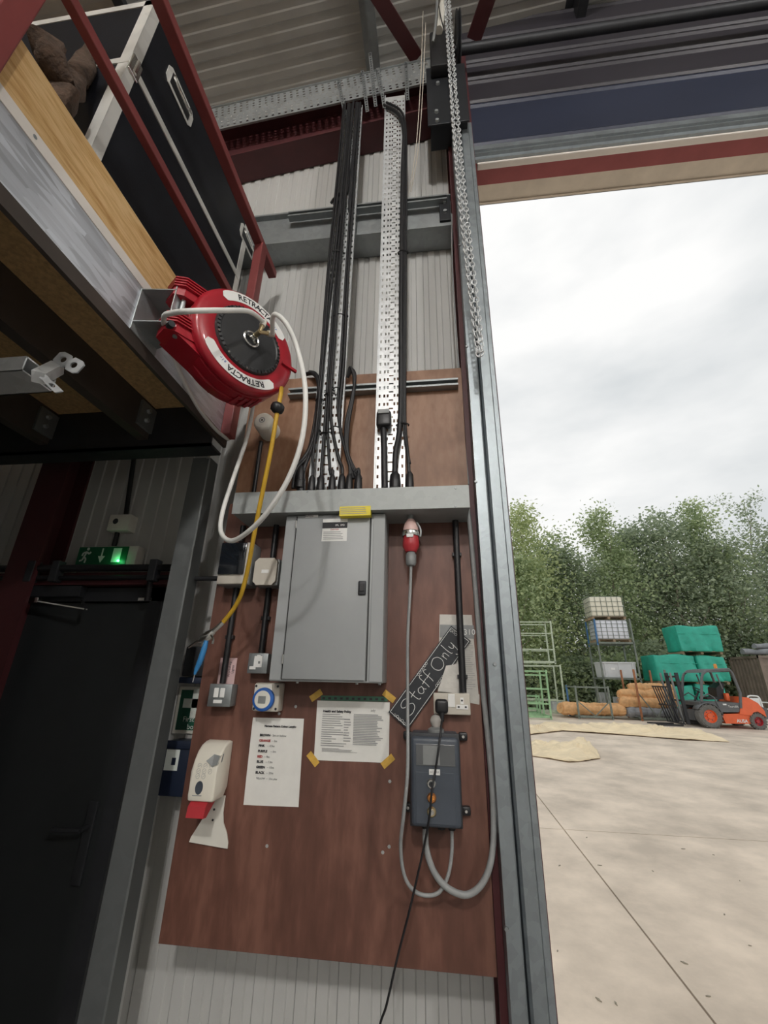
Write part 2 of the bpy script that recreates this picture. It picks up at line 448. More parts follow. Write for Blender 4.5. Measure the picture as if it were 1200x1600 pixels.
# dark red frame: rafter against the gable, door post, lintel
m = MB()
sl = .175
def raf(x): return Z(3.72) + sl * (x + .58)
x0, x1 = -6.4, .30
for (ya, yb, za, zb) in ((1.80, 1.99, 0, .016), (1.89, 1.90, .016, .40), (1.80, 1.99, .40, .416)):
    m.prism([(x0, ya, raf(x0) + za), (x0, yb, raf(x0) + za), (x0, yb, raf(x0) + zb), (x0, ya, raf(x0) + zb)], (x1 - x0, 0, raf(x1) - raf(x0)))
struct(m.build('rafter', 'red_oxide'), 'dark red sloping steel rafter under the roof', 'rafter')
m = MB()
m.box(.163, .335, 1.815, 1.83, 0, 6.3); m.box(.163, .335, 1.97, 1.985, 0, 6.3); m.box(.235, .25, 1.83, 1.97, 0, 6.3)
struct(m.build('door_post', 'red_oxide'), 'dark red steel post beside the vehicle doorway', 'post')
m = MB()
zl = Z(3.50)
m.box(.335, OPX1, 1.965, 2.16, zl, zl + .014); m.box(.335, OPX1, 2.055, 2.067, zl + .014, zl + .30); m.box(.335, OPX1, 1.965, 2.16, zl + .30, zl + .314)
struct(m.build('lintel', 'lintel_red_lit'), 'red steel lintel over the vehicle doorway', 'lintel')
m = MB(); m.box(.335, OPX1, 2.161, 2.30, zl + .002, zl + .014); m.box(.335, OPX1, 2.285, 2.30, zl - .008, zl + .4)
struct(m.build('trim_2', 'cream_trim'), 'cream flashing under the doorway head', 'trim')
m = MB(); m.box(OPX1, OPX1 + .17, 1.8, 2.31, 0, 6.6)
struct(m.build('door_post', 'red_oxide'), 'red steel post at the far side of the doorway', 'post')

# column of the bay to the left of the exit door
m = MB(); cl = P(88, 800, 1.93).x
m.box(cl - .085, cl + .085, 1.84, 1.855, 0, 5.4); m.box(cl - .085, cl + .085, 1.975, 1.99, 0, 5.4); m.box(cl - .008, cl + .008, 1.855, 1.975, 0, 5.4)
struct(m.build('wall_column', 'red_oxide'), 'dark red steel column left of the exit door', 'column')

# roof purlins and braces near the wall
def purlin(xc, w=.065):
    m = MB(); z = roof_z(xc)
    m.prism([(xc - w, -3, z - .01), (xc - w, -3, z - .015), (xc - .004, -3, z - .015), (xc - .004, -3, z - .2), (xc + w, -3, z - .2), (xc + w, -3, z - .18), (xc + w - .006, -3, z - .18), (xc + w - .006, -3, z - .194), (xc + .004, -3, z - .194), (xc + .004, -3, z - .008)], (0, 4.95, 0))
    return m
for i, xx in enumerate((-.40, 1.22, -2.1, 2.9)):
    struct(purlin(xx).build('purlin', 'dark_steel' if i != 0 else 'galv_dull'))
m = MB(); pa, pb = PZ(575, -30, 6.15), PZ(652, 92, 6.12); m.bar(pb + (pa - pb) * 5, pb, .10, .012)
struct(m.build('roof_brace', 'red_oxide'), 'dark red flat brace under the roof beside the hoist', 'brace')
m = MB(); pa, pb = PZ(772, -30, 6.25), PZ(740, 62, 6.25); m.bar(pb + (pa - pb) * 5, pb, .11, .02)
struct(m.build('roof_brace', 'red_oxide'), 'dark red flat brace under the roof above the shutter shaft', 'brace')

# ------------------------------------------------------------------ sectional door parked above the opening
d2 = thing('door_2', 'dark sectional overhead door parked above the vehicle doorway', 'overhead door', (2.8, 1.87, Z(3.28)), kind='structure')
def zpx(x, y, Y): return P(x, y, Y).z
edges = [zpx(760, 226, 1.84), zpx(760, 158, 1.84), zpx(760, 121, 1.84), zpx(760, 94, 1.84), zpx(760, 60, 1.84), zpx(760, 32, 1.84), zpx(760, 5, 1.84)]
for i in range(len(edges) - 1):
    a, b = edges[i], edges[i + 1]
    if a > 6.45: break
    m = MB()
    m.prism([(.30, 1.89, a + .006), (.30, 1.845, a + .004), (.30, 1.835, a + .022), (.30, 1.845, a + .05), (.30, 1.848, b - .05), (.30, 1.838, b - .03), (.30, 1.845, b - .002), (.30, 1.89, b - .002)], (4.9, 0, 0))
    m.build('panel', 'panel_navy' if i == 0 else 'panel_dark', d2)
m = MB()                                          # galvanised bottom rail, two steps
zb = zpx(760, 246, 1.86); zt = edges[0]
m.prism([(.30, 1.89, zt), (.30, 1.842, zt), (.30, 1.842, zt - (zt - zb) * .40), (.30, 1.855, zt - (zt - zb) * .45), (.30, 1.85, zt - (zt - zb) * .62), (.30, 1.868, zt - (zt - zb) * .70), (.30, 1.868, zb), (.30, 1.89, zb)], (4.9, 0, 0))
m.build('bottom_rail', 'galv_track', d2)
MB().box(.36, 5.2, 1.885, 1.93, zb - .012, zb + .03, .006).build('bottom_seal', 'white_trim', d2)
zs = zpx(760, 72, 1.70)
MB().tube([(.27, 1.70, zs), (5.2, 1.70, zs)], .032, 16).build('torsion_shaft', 'dark_steel', d2, 40)

# ------------------------------------------------------------------ galvanised door track
def extr(name, pts, z0, z1, mt, parent=None):
    return MB().prism([(x, y, z0) for x, y in pts], (0, 0, z1 - z0)).build(name, mt, parent)
tr = thing('door_track', 'tall galvanised door track standing beside the plywood board', 'door track', (.25, 1.76, 0), kind='structure')
zt = P(738, 194, 1.75).z
extr('angle', [(.186, 1.713), (.229, 1.713), (.234, 1.718), (.234, 1.80), (.229, 1.80), (.229, 1.72), (.190, 1.72), (.190, 1.80), (.186, 1.80)], 0, zt + .05, 'galv_track', tr)
extr('guide_channel', [(.243, 1.80), (.243, 1.735), (.252, 1.727), (.292, 1.727), (.296, 1.733), (.296, 1.80), (.29, 1.80), (.29, 1.735), (.25, 1.735), (.25, 1.80)], 0, zt + .02, 'galv_track', tr)
extr('outer_flange', [(.298, 1.738), (.316, 1.738), (.319, 1.741), (.319, 1.815), (.314, 1.815), (.314, 1.745), (.298, 1.745)], 0, zt, 'galv_track', tr)
extr('backing', [(.19, 1.79), (.314, 1.79), (.314, 1.814), (.19, 1.814)], 0, zt, 'galv_track_dark', tr)
for (px, py) in ((743, 753), (729, 542), (718, 384), (773, 1038), (791, 1451)):
    q = P(px, py, 1.713)
    MB().lathe([(0, -.006), (.006, -.006), (.008, 0)], q, (0, 1, 0), 8).build('screw', 'galv_dull', tr)

# ------------------------------------------------------------------ exit door (under the mezzanine)
d1 = thing('door_1', 'dark grey steel exit door under the mezzanine', 'door', (-1.78, 1.96, 0), kind='structure')
xr = P(236, 945, 1.95).x; xl = P(46, 945, 1.95).x; zd = P(140, 942, 1.95).z
MB().box(xl, xr, 1.945, 1.985, 0.02, zd, .003).build('leaf', 'door_paint', d1)
f = MB()
f.box(xl - .07, xl - .004, 1.925, 1.995, 0, zd + .07); f.box(xr + .004, xr + .07, 1.925, 1.995, 0, zd + .07); f.box(xl - .07, xr + .07, 1.925, 1.995, zd + .004, zd + .07)
f.build('frame', 'dark_steel', d1)
a, b = P(50, 917, 1.92), P(131, 934, 1.92)
MB().box(a.x, b.x, 1.885, 1.925, b.z, a.z, .004).build('closer_body', 'dark_steel', d1)
cl_ = MB(); cl_.bar(P(50, 938, 1.88), P(134, 952, 1.86), .018, .006); cl_.bar(P(134, 952, 1.86), P(128, 938, 1.92), .014, .006); cl_.box(P(48, 938, 1.88).x - .01, P(62, 938, 1.88).x, 1.87, 1.89, P(50, 942, 1.88).z, P(50, 934, 1.88).z)
cl_.build('closer_arm', 'chrome', d1)
a, b = P(219, 934, 1.93), P(239, 940, 1.93)
MB().box(a.x, b.x, 1.915, 1.945, b.z, a.z, .003).build('latch_keep', 'chrome', d1)
hx = P(140, 1290, 1.945).x
pl = MB().box(hx - .022, hx + .022, 1.936, 1.945, P(125, 1385, 1.94).z, P(150, 1252, 1.94).z, .008).build('handle_plate', 'dark_steel', d1)
h = MB(); hz = P(137, 1298, 1.9).z
h.tube([(hx, 1.937, hz), (hx, 1.895, hz)], .009, 10); h.tube(sp([(hx, 1.895, hz), (hx - .03, 1.89, hz), (hx - .11, 1.892, hz - .003), (hx - .12, 1.90, hz - .003)], 4), .009, 10)
h.build('lever', 'dark_steel', pl, 40)
# red head member over the door with cables tied along it
m = MB(); a, b = P(48, 897, 1.9), P(270, 914, 1.9)
m.box(-2.6, -1.2, 1.88, 1.99, b.z, a.z)
struct(m.build('trim_3', 'red_oxide'), 'dark red rail over the exit door', 'rail')

# ------------------------------------------------------------------ yard outside
yard = thing('ground', 'pale tan concrete yard outside the doorway', 'ground', (4, 12, 0), kind='structure')
mat('yard_concrete', (0.66, 0.565, 0.465), 0.85, 0, 0.20, 1.3, .45, 14, ramp=(.34, .66), detail=15)
m = MB()
yj = G(1000, 1303).y; YF = 13.2
def gq(x0, x1, y0, y1, dz):
    return [(x0, y0, gz(y0) + dz), (x1, y0, gz(y0) + dz), (x1, y1, gz(y1) + dz), (x0, y1, gz(y1) + dz)]
m.prism(gq(-30, 40, Y0G, YF, -.05), (0, 0, -.2)); m.build('sub_base', 'sub_base', yard)
MB().prism(gq(-40, 70, YF + .012, 60, 0), (0, 0, -.25)).build('far_apron', 'yard_concrete', yard)
gap = .007
for (xa, xb) in ((-10.7, -4.7), (-4.68, 1.37), (1.37, 7.42), (7.42, 13.5), (13.5, 19.5)):
    for (ya, yb) in ((Y0G, yj), (yj, YF)):
        MB().prism(gq(xa + gap, xb - gap, ya + gap, yb - gap, 0), (0, 0, -.06)).build('slab', 'yard_concrete', yard)

# ================================================================== MEZZANINE on the left
MX = -1.0
ZB, ZT = Z(1.03), Z(1.27)
mz = thing('mezzanine', 'raised storage platform with galvanised edge beam and chipboard deck', 'mezzanine', (-1.1, 1.75, 0), kind='structure')
YA, YE = -9.0, 1.70
ZD = Z(1.205)
def along_y(pts, y0, y1): return MB().prism([(x, y0, z) for x, z in pts], (0, y1 - y0, 0))
along_y([(MX, ZB), (MX, ZT), (MX - .07, ZT), (MX - .07, ZT - .02), (MX - .066, ZT - .02), (MX - .066, ZT - .005), (MX - .005, ZT - .005), (MX - .005, ZB + .005), (MX - .012, ZB + .005), (MX - .012, ZB)], YA, YE).build('edge_beam', 'galv_beam', mz)
along_y([(MX + .003, ZT - .008), (MX + .003, ZT + .03), (MX - .04, ZT + .03), (MX - .04, ZT + .026), (MX, ZT + .026), (MX, ZT - .008)], YA, YE).build('edge_trim', 'white_trim', mz)
tb = MB(); ys = [YA + (YE - YA) * i / 24 for i in range(25)]
tb.box(MX - .03, MX - .004, YA, YE, ZT + .032, Z(1.487), .003)
tb.build('toe_board', 'pine', mz)
MB().lathe([(0, 0), (.004, -.001), (.006, 0)], (MX + .004, .55, ZT + .012), (-1, 0, 0), 8).build('screw', 'galv_dull', mz)
along_y([(MX + .0015, ZB - .004), (MX + .0015, ZB + .045), (MX - .004, ZB + .045), (MX - .004, ZB), (MX - .014, ZB), (MX - .014, ZB - .004)], YA, YE).build('lower_angle', 'joist_paint', mz)
xs = [-1.0 - .01, -2.2, -3.4, -4.6, -5.8]
for i in range(4):
    for (ya, yb) in ((YA, -.6), (-.6, 1.72)):
        MB().box(xs[i + 1] + .002, xs[i] - .002, ya + .002, yb - .002, ZD, ZT + .022).build('deck_board', 'chipboard', mz)
for xj in (-1.342, -1.87, -2.38, -2.89, -3.40, -3.91, -4.42, -4.93):
    along_y([(xj, ZB), (xj, ZD), (xj - .05, ZD), (xj - .05, ZD - .004), (xj - .004, ZD - .004), (xj - .004, ZB + .004), (xj - .05, ZB + .004), (xj - .05, ZB)], YA, 1.60).build('joist', 'joist_paint', mz)
    cl_ = MB(); cl_.box(xj, xj + .012, 1.50, 1.61, ZB + .03, ZD - .02); cl_.build('joist_cleat', 'galv_dull', mz)
    for zz in (ZB + .07, ZD - .055):
        MB().lathe([(0, .014), (.010, .014), (.012, 0)], (xj + .012, 1.545, zz), (1, 0, 0), 6).build('bolt', 'galv', mz)
cb = MB()
cb.box(-5.8, -1.02, 1.60, 1.61, Z(.985), ZT); cb.box(-5.8, -1.02, 1.60, 1.70, Z(.985), Z(.985) + .012)
cb.build('cross_beam', 'dark_steel', mz)
# galvanised channel post under the corner
PY0, PY1 = 1.714, 1.79
PXL, PXR = -1.168, -1.079
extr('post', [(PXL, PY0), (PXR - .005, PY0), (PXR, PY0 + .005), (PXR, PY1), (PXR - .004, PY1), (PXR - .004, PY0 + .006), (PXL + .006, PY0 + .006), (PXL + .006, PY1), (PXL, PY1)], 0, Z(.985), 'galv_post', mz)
for (px, py) in ((352, 692), (364, 702), (358, 712)):
    q = P(px, py, 1.712); q.x = min(q.x, -1.09)
    MB().lathe([(0, -.012), (.010, -.012), (.012, 0)], q, (0, 1, 0), 6).build('bolt', 'galv', mz)

# ------------------------------------------------------------------ red guardrail on the platform edge
gr = thing('guardrail', 'dark red steel guardrail along the platform edge', 'guardrail', (MX + .02, .4, ZB))
yn = PX(0, 138, -.96).y
for yc, zt_ in ((yn - .045, Z(2.46)), (PX(400, 430, -.975).y, Z(2.36))):
    MB().box(MX + .001, MX + .051, yc - .03, yc + .03, Z(1.06) , zt_, .004).build('post', 'red_paint', gr)
MB().box(MX - .005, MX + .045, YA, 1.86, Z(2.345), Z(2.395), .004).build('top_rail', 'red_paint', gr)
MB().box(MX - .004, MX + .026, YA, 1.60, Z(1.755), Z(1.795), .003).build('mid_rail', 'red_paint', gr)

# ------------------------------------------------------------------ flight cases on the platform
def flight_case(x0, x1, y0, y1, z0, z1, lid, label, handles):
    c = thing('flight_case', label, 'flight case', ((x0 + x1) / 2, (y0 + y1) / 2, z0))
    MB().box(x0, x1, y0, y1, z0, lid - .004, .003).build('body', 'black_case', c)
    MB().box(x0, x1, y0, y1, lid + .004, z1, .003).build('lid', 'black_case', c)
    e = MB(); w = .042; t = .003
    for xx, yy in ((x1, y0), (x1, y1), (x0, y0)):
        sx = -1 if xx == x1 else 1; sy = 1 if yy == y0 else -1
        e.box(xx - sx * t, xx + sx * w, yy - sy * t, yy + sy * .0005, z0, z1); e.box(xx - sx * t, xx + sx * .0005, yy, yy + sy * w, z0, z1)
    for zz in (z0, z1):
        a, b = (zz, zz + w) if zz == z0 else (zz - w, zz)
        e.box(x1, x1 + t, y0, y1, a, b); e.box(x0, x1, y0 - t, y0, a, b)
    e.build('edge_extrusion', 'alu', c)
    e = MB(); e.box(x1, x1 + .005, y0 - .005, y1, lid - .018, lid + .018); e.box(x0, x1, y0 - .005, y0, lid - .018, lid + .018)
    e.build('lid_strip', 'alu', c)
    for (yc, zc, L, hh) in handles:
        h = MB(); h.prism([(x1 + .001, yc + a, zc + b) for a, b in ((-L / 2, -hh * .28), (-L * .4, -hh / 2), (L * .4, -hh / 2), (L / 2, -hh * .28), (L / 2, hh * .28), (L * .4, hh / 2), (-L * .4, hh / 2), (-L / 2, hh * .28))], (.003, 0, 0))
        hp = h.build('handle_plate', 'alu', c)
        MB().box(x1 + .0045, x1 + .006, yc - L * .36, yc + L * .36, zc - hh * .34, zc + hh * .34).build('handle_recess', 'black_plastic', hp)
        q = MB(); q.tube(sp([(x1 + .008, yc - L * .3, zc + hh * .3), (x1 + .02, yc - L * .28, zc - hh * .1), (x1 + .02, yc + L * .28, zc - hh * .1), (x1 + .008, yc + L * .3, zc + hh * .3)], 4), .006, 8)
        q.build('handle_bar', 'chrome', hp, 40)
    return c
cxx = -1.13
y_edge = PX(145, 225, cxx).y
hs = []
for (px, py) in ((281, 152), (386, 378)):
    q = PX(px, py, cxx); hs.append((q.y, q.z, .20, .11))
ca = flight_case(-1.85, cxx, y_edge, 1.74, ZT + .026, Z(2.69), PX(205, 100, cxx).z, 'tall black flight case with aluminium edges behind the red guardrail', hs)
q = MB(); yl = y_edge; zl_ = PX(205, 100, cxx).z
q.box(cxx + .003, cxx + .012, yl - .002, yl + .05, zl_ - .05, zl_ + .05, .004); q.tube([(cxx + .014, yl + .025, zl_ - .04), (cxx + .014, yl + .025, zl_ + .04)], .008, 8)
q.build('butterfly_catch', 'chrome', ca)
flight_case(-2.6, -1.55, -.55, y_edge - .06, ZT + .026, Z(2.05), Z(1.8), 'low black case behind the hessian roll on the platform', [])
hb = thing('hessian_roll', 'brown rolled hessian bundle lying behind the timber toe board', 'roll', (-1.25, .6, ZT + .026))
def lumpy(pts, r, seed, name, mt, par, seg=12, amp=.012, sc=14):
    random.seed(seed); rr = [r * (.85 + .3 * random.random()) for _ in pts]
    b = MB(); b.tube(pts, rr, seg); b.jitter(amp, sc); return b.build(name, mt, par, 60)
hz0 = ZT + .026
lumpy(sp([PX(66, 62, -1.22), PX(85, 105, -1.18), PX(100, 145, -1.18), (-1.19, .70, hz0 + .12)], 5), .042, 1, 'roll', 'hessian', hb, 14, .03, 18)
lumpy(sp([PX(150, 85, -1.3), PX(120, 118, -1.24), PX(104, 142, -1.2), (-1.18, .68, hz0 + .06)], 5), .036, 2, 'fold', 'hessian', hb, 14, .03, 20)

# ------------------------------------------------------------------ galvanised bracket tube slung under the joists
bt = thing('bracket_tube', 'short galvanised box tube with drilled end plates below the joists', 'bracket', P(20, 605, .82))
YT = .82
a, b = P(-60, 562, YT), P(42, 556, YT); c_ = P(-60, 585, YT)
zt_, zb_ = b.z, P(42, 577, YT).z
tb = MB()
w_ = .10; t_ = .004; xa, xb = a.x, b.x
for (ya, yb, za, zb2) in ((YT, YT + t_, zb_, zt_), (YT + w_ - t_, YT + w_, zb_, zt_), (YT, YT + w_, zb_, zb_ + t_), (YT, YT + w_, zt_ - t_, zt_)):
    tb.box(xa, xb, ya, yb, za, zb2)
tb.build('tube', 'galv_bright', bt)
def drilled(u0, u1, v0, v1, holes, r, place, th=.004, seg=12):
    """plate in (u, v) with round holes, mapped by place(u, v, w)"""
    m_ = MB(); cu = [u0 + (u1 - u0) * i / len(holes) for i in range(len(holes) + 1)]
    for w in (0, th):
        for i, (hu, hv) in enumerate(holes):
            a_, b_ = cu[i], cu[i + 1]; ring = []; out = []
            for k in range(seg):
                an = 2 * PI * k / seg; ca_, sa_ = math.cos(an), math.sin(an)
                ring.append(m_.bm.verts.new(place(hu + r * ca_, hv + r * sa_, w)))
                s_ = min(((b_ - hu) / ca_ if ca_ > 1e-6 else (a_ - hu) / ca_ if ca_ < -1e-6 else 9e9), ((v1 - hv) / sa_ if sa_ > 1e-6 else (v0 - hv) / sa_ if sa_ < -1e-6 else 9e9))
                out.append(m_.bm.verts.new(place(hu + s_ * ca_, hv + s_ * sa_, w)))
            for k in range(seg):
                m_.bm.faces.new((ring[k], out[k], out[(k + 1) % seg], ring[(k + 1) % seg]))
    return m_
x1_ = xb
pa = drilled(0, .10, 0, .045, [(.028, .022), (.072, .022)], .011, lambda u, v, w: Vector((x1_ + .03 + u * .82, YT + .06 + u * .35 + w, zt_ + .012 - u * .38 + v * .5 + v * .2)))
pa = drilled(0, .10, 0, .05, [(.028, .025), (.072, .025)], .011, lambda u, v, w: P(88, 556, YT + .06) + (P(126, 576, YT + .06) - P(88, 556, YT + .06)) * (u / .10) + (P(83, 572, YT + .06) - P(100, 554, YT + .06)) * ((.025 - v) / .05) * -1.0 * -1.0 + Vector((0, w, 0)))
pa.build('end_plate', 'galv_bright', bt)
pb = drilled(0, .10, 0, .03, [(.030, .015), (.072, .015)], .009, lambda u, v, w: P(48, 577, YT) + (P(86, 614, YT) - P(48, 577, YT)) * (u / .10) + (P(62, 577, YT) - P(50, 580, YT)) * (v / .03) + Vector((0, w, 0)))
pb.build('end_plate', 'galv_bright', bt)
sq = MB(); c0, c1 = P(62, 585, YT + .01), P(88, 566, YT + .05)
sq.bar(P(60, 590, YT), P(90, 574, YT + .08), .032, .032); sq.build('socket', 'galv_bright', bt)

# ------------------------------------------------------------------ hose reel on the edge beam
A34 = math.radians(34)
RN = Vector((math.cos(A34), -math.sin(A34), 0)); RE = Vector((math.sin(A34), math.cos(A34), 0)); RU = Vector((0, 0, 1))
RC = Vector((-.685, 1.197, Z(1.190)))
def RP(ang, r, h=0.0):
    an = math.radians(ang); return RC + (RE * math.cos(an) + RU * math.sin(an)) * r + RN * h
reel = thing('hose_reel', 'red air hose reel with black centre bracketed to the platform edge beam', 'hose reel', RC - Vector((0, 0, .22)))
MB().lathe([(0, -.01), (.132, -.01), (.137, -.002), (.150, .0), (.196, -.002), (.208, -.010), (.213, -.022), (.213, -.034), (.205, -.037), (.205, -.045), (.212, -.048), (.212, -.085), (.204, -.088), (.204, -.10), (.210, -.103), (.210, -.140), (.198, -.158), (.15, -.168), (0, -.168)], RC, RN, 56).build('casing', 'reel_red', reel, 35)
# flat sided mounting half towards the platform
tdir = -RE
for (za, zb2, w) in ((.045, .115, 0), (-.115, -.045, 0)):
    m = MB()
    base = RC + RU * 0
    pts = [(.12, -.035), (.245, -.035), (.275, -.055), (.275, -.115), (.245, -.135), (.12, -.135)]
    q = [base + tdir * u + RN * v + RU * za for u, v in pts]
    m.prism(q, RU * (zb2 - za))
    m.build('mounting_lug', 'reel_red', reel, 30)
for zc in (.115, .103, .091, .079, -.045, -.057, -.069, -.081):
    q = [RC + tdir * u + RN * v + RU * zc for u, v in ((.15, -.025), (.25, -.025), (.28, -.05), (.28, -.12), (.15, -.12))]
    MB().prism(q, RU * .005).build('lug_rib', 'reel_red', reel, 30)
m = MB()                                         # lower casing apron towards the lug
q = [RC + tdir * .05 + RN * -.04 + RU * -.20, RC + tdir * .14 + RN * -.04 + RU * -.155, RC + tdir * .25 + RN * -.04 + RU * -.11, RC + tdir * .25 + RN * -.04 + RU * -.05, RC + tdir * .05 + RN * -.04 + RU * -.05]
m.prism(q, RN * -.11); m.build('casing_apron', 'reel_red', reel)
MB().tube([RC + tdir * .262 + RN * -.028 + RU * -.10, RC + tdir * .262 + RN * -.05 + RU * -.10], .012, 10).build('pivot_bolt', 'dark_steel', reel)
for k, an in enumerate((-58, -66, -74, -82)):    # vent gills under the rim
    p0, p1 = RP(an, .213, -.055), RP(an, .213, -.13)
    MB().bar(p0, p1, .012, .008).build('gill', 'reel_red', reel)
MB().lathe([(.2135, -.060), (.2150, -.060), (.2150, -.122), (.2135, -.122)], RC, RN, 10, math.radians(250), math.radians(262)).build('warning_label', 'label_yellow', reel)
MB().bar(RP(-2, .15, .004), RP(-2, .222, .004), .010, .012).build('split_tab', 'reel_red', reel)
cp = MB().lathe([(0, .016), (.030, .016), (.034, .012), (.036, .008), (.118, .006), (.122, .010), (.134, .008), (.139, .0), (.139, -.012), (0, -.012)], RC, RN, 48).build('centre_cover', 'reel_black', reel, 35)
for k in range(10):
    MB().lathe([(0, .002), (.004, .002), (.0045, 0)], RP(20 + 36 * k, .129, .0085), RN, 8).build('screw', 'chrome', cp)
sc_ = MB()
for k in range(48): sc_.bar(RP(k * 7.5, .124, .009), RP(k * 7.5, .134, .009), .006, .003)
sc_.build('rim_notches', 'black_plastic', cp)
hub = MB(); hub.lathe([(.026, .017), (.03, .02), (.034, .017)], RC, RN, 24); hub.tube([RC + RN * .012, RC + RN * .045], .011, 12)
for an in (60, 180, 300): hub.bar(RC + RN * .022, RP(an, .022, .022), .008, .008)
hub.build('hub', 'chrome', reel, 35)
def arc_label(a0, a1, r0, r1, h, mt, name):
    m_ = MB(); rm = (r0 + r1) / 2; hw = (r1 - r0) / 2; pts_o, pts_i = [], []
    n_ = 30; e = math.degrees(hw / rm)
    for k in range(n_ + 1):
        an = a0 + (a1 - a0) * k / n_
        d0 = min(abs(an - a0), abs(a1 - an)); f_ = 1.0 if d0 >= e else math.sqrt(max(0.0, 1 - (1 - d0 / e) ** 2))
        pts_o.append(RP(an, rm + hw * f_, h)); pts_i.append(RP(an, rm - hw * f_, h))
    for k in range(n_): m_.face([pts_i[k], pts_i[k + 1], pts_o[k + 1], pts_o[k]])
    return m_.build(name, mt, reel, recalc=False)
l1 = arc_label(36, 137, .156, .196, .0012, 'label_white', 'printed_label')
l2 = arc_label(-149, -44, .156, .196, .0012, 'label_white', 'printed_label')
def arc_text(s_, a_mid, r, step, size, outward, mt, par, bold=.0006):
    n_ = len(s_)
    for i, ch in enumerate(s_):
        off = (i - (n_ - 1) / 2) * step
        an = a_mid - off if outward else a_mid + off
        p_ = RP(an, r, .0018); ra = math.radians(an)
        upv = (RE * math.cos(ra) + RU * math.sin(ra)) * (1 if outward else -1)
        xv = upv.cross(RN)
        M_ = Matrix(((xv[0], upv[0], RN[0], p_[0]), (xv[1], upv[1], RN[1], p_[1]), (xv[2], upv[2], RN[2], p_[2]), (0, 0, 0, 1)))
        text('lettering', ch, size, M_, mt, par, depth=.0003, bold=bold)
arc_text('RETRACTA', 89, .175, 6.4, .034, True, 'ink', l1)
arc_text('RETRACTA', -86, .175, 6.4, .034, True, 'ink', l2)
arc_text('air', 55, .170, 3.2, .018, True, 'ink_blue', l1, .0)
arc_text('air', -120, .170, 3.2, .018, True, 'ink_blue', l2, .0)

# U bracket carrying the reel
br = thing('reel_bracket', 'galvanised U bracket between the edge beam and the hose reel', 'bracket', (-.94, 1.03, Z(1.10)))
for zz in (1.105, 1.250):
    m = MB(); m.prism([(MX + .001, .985, Z(zz)), (-.875, 1.0, Z(zz)), (-.875, 1.085, Z(zz)), (MX + .001, 1.12, Z(zz))], (0, 0, .004)); m.build('arm', 'galv_dull', br)
    MB().lathe([(0, -.003), (.005, -.003), (.006, 0)], (-.90, 1.02, Z(zz)), (0, 0, 1), 8).build('rivet', 'chrome', br)
MB().box(-.879, -.875, 1.0, 1.085, Z(1.09), Z(1.27), .001).build('upright', 'galv', br)
MB().box(MX + .0005, MX + .005, .985, 1.12, Z(1.075), Z(1.255), .001).build('back_plate', 'galv', br)
MB().tube([(-.865, 1.035, Z(1.07)), (-.865, 1.035, Z(1.31))], .008, 10).build('pivot_pin', 'galv', br)

# hoses: one from the hub to the left and down the beam, one in a hanging loop
hc = RC + RN * .05
h1 = thing('supply_hose', 'white hose running left from the reel hub and down behind the beam edge', 'hose', Vector((-.98, 1.5, Z(.98))))
p_in = RP(70, .045, .075)
pts = [hc, RP(70, .03, .06), p_in, RP(100, .10, .085), PX(300, 489, -.72), PX(268, 491, -.78), PX(253, 500, -.86), PX(258, 530, -.955), PX(285, 590, -.985), PX(312, 640, -.985), PX(338, 672, -.985), PX(357, 687, -.985)]
pts = [RP(82, .05, .075), PX(390, 487, -.62), PX(350, 485, -.64), PX(300, 486, -.70), PX(270, 489, -.79), PX(256, 497, -.86), PX(262, 530, -.96), PX(285, 590, -.985), PX(312, 640, -.985), PX(338, 672, -.985), PX(357, 687, -.985)]
MB().tube(sp(pts, 8), .0085, 10).build('hose', 'hose_white', h1, 60)
h2 = thing('hose_loop', 'white air hose hanging in a long loop below the hose reel', 'hose', Vector((-.55, 1.2, Z(.3))))
pts = [RP(25, .055, .075), PX(428, 492, -.53), PX(448, 507, -.48), P(466, 550, 1.10), P(477, 610, 1.10), P(473, 680, 1.12), P(452, 745, 1.15), P(418, 800, 1.2), P(385, 833, 1.26), P(360, 845, 1.32), P(345, 830, 1.38), P(349, 795, 1.42), P(367, 740, 1.46), P(384, 690, 1.5), P(392, 655, 1.5), P(396, 630, 1.48)]
MB().tube(sp(pts, 8), .0085, 10).build('hose', 'hose_white', h2, 60)
# brass tee at the hub
ft = thing('hub_fitting', 'brass and white tee fitting on the reel hub', 'fitting', hc)
m = MB(); m.tube([RC + RN * .04, RC + RN * .075], .010, 10); m.tube([RC + RN * .07, RP(82, .05, .075)], .008, 10); m.tube([RC + RN * .07, RP(25, .055, .075)], .008, 10)
m.build('body', 'brass', ft, 40)
MB().tube([RP(82, .03, .073), RP(82, .055, .075)], .012, 10).build('collar', 'white_plastic', ft, 40)
MB().tube([RP(25, .035, .073), RP(25, .06, .075)], .012, 10).build('collar', 'beige_plastic', ft, 40)

# yellow hose with stopper and blow gun
yh = thing('air_hose', 'yellow air hose hanging straight down from the hose reel', 'hose', Vector((-.6, 1.4, Z(.3))))
pts = [P(440, 606, 1.33), P(438, 620, 1.32), P(433, 645, 1.32), P(424, 700, 1.35), P(411, 765, 1.40), P(398, 830, 1.46), P(388, 885, 1.52), P(378, 925, 1.56), P(366, 950, 1.59), P(349, 972, 1.61)]
MB().tube(sp(pts, 8), .0085, 10).build('hose', 'hose_yellow', yh, 60)
bp_ = P(435, 634, 1.315); bq = P(432, 641, 1.32)
ax = (bq - bp_).normalized()
MB().lathe([(.0, -.022), (.012, -.022), (.024, -.014), (.027, 0), (.024, .014), (.012, .022), (0, .022)], (bp_ + bq) / 2, ax, 18).build('ball_stop', 'black_plastic', yh, 50)
gun = thing('blow_gun', 'blue handled air blow gun on the end of the yellow hose', 'blow gun', P(312, 1050, 1.63))
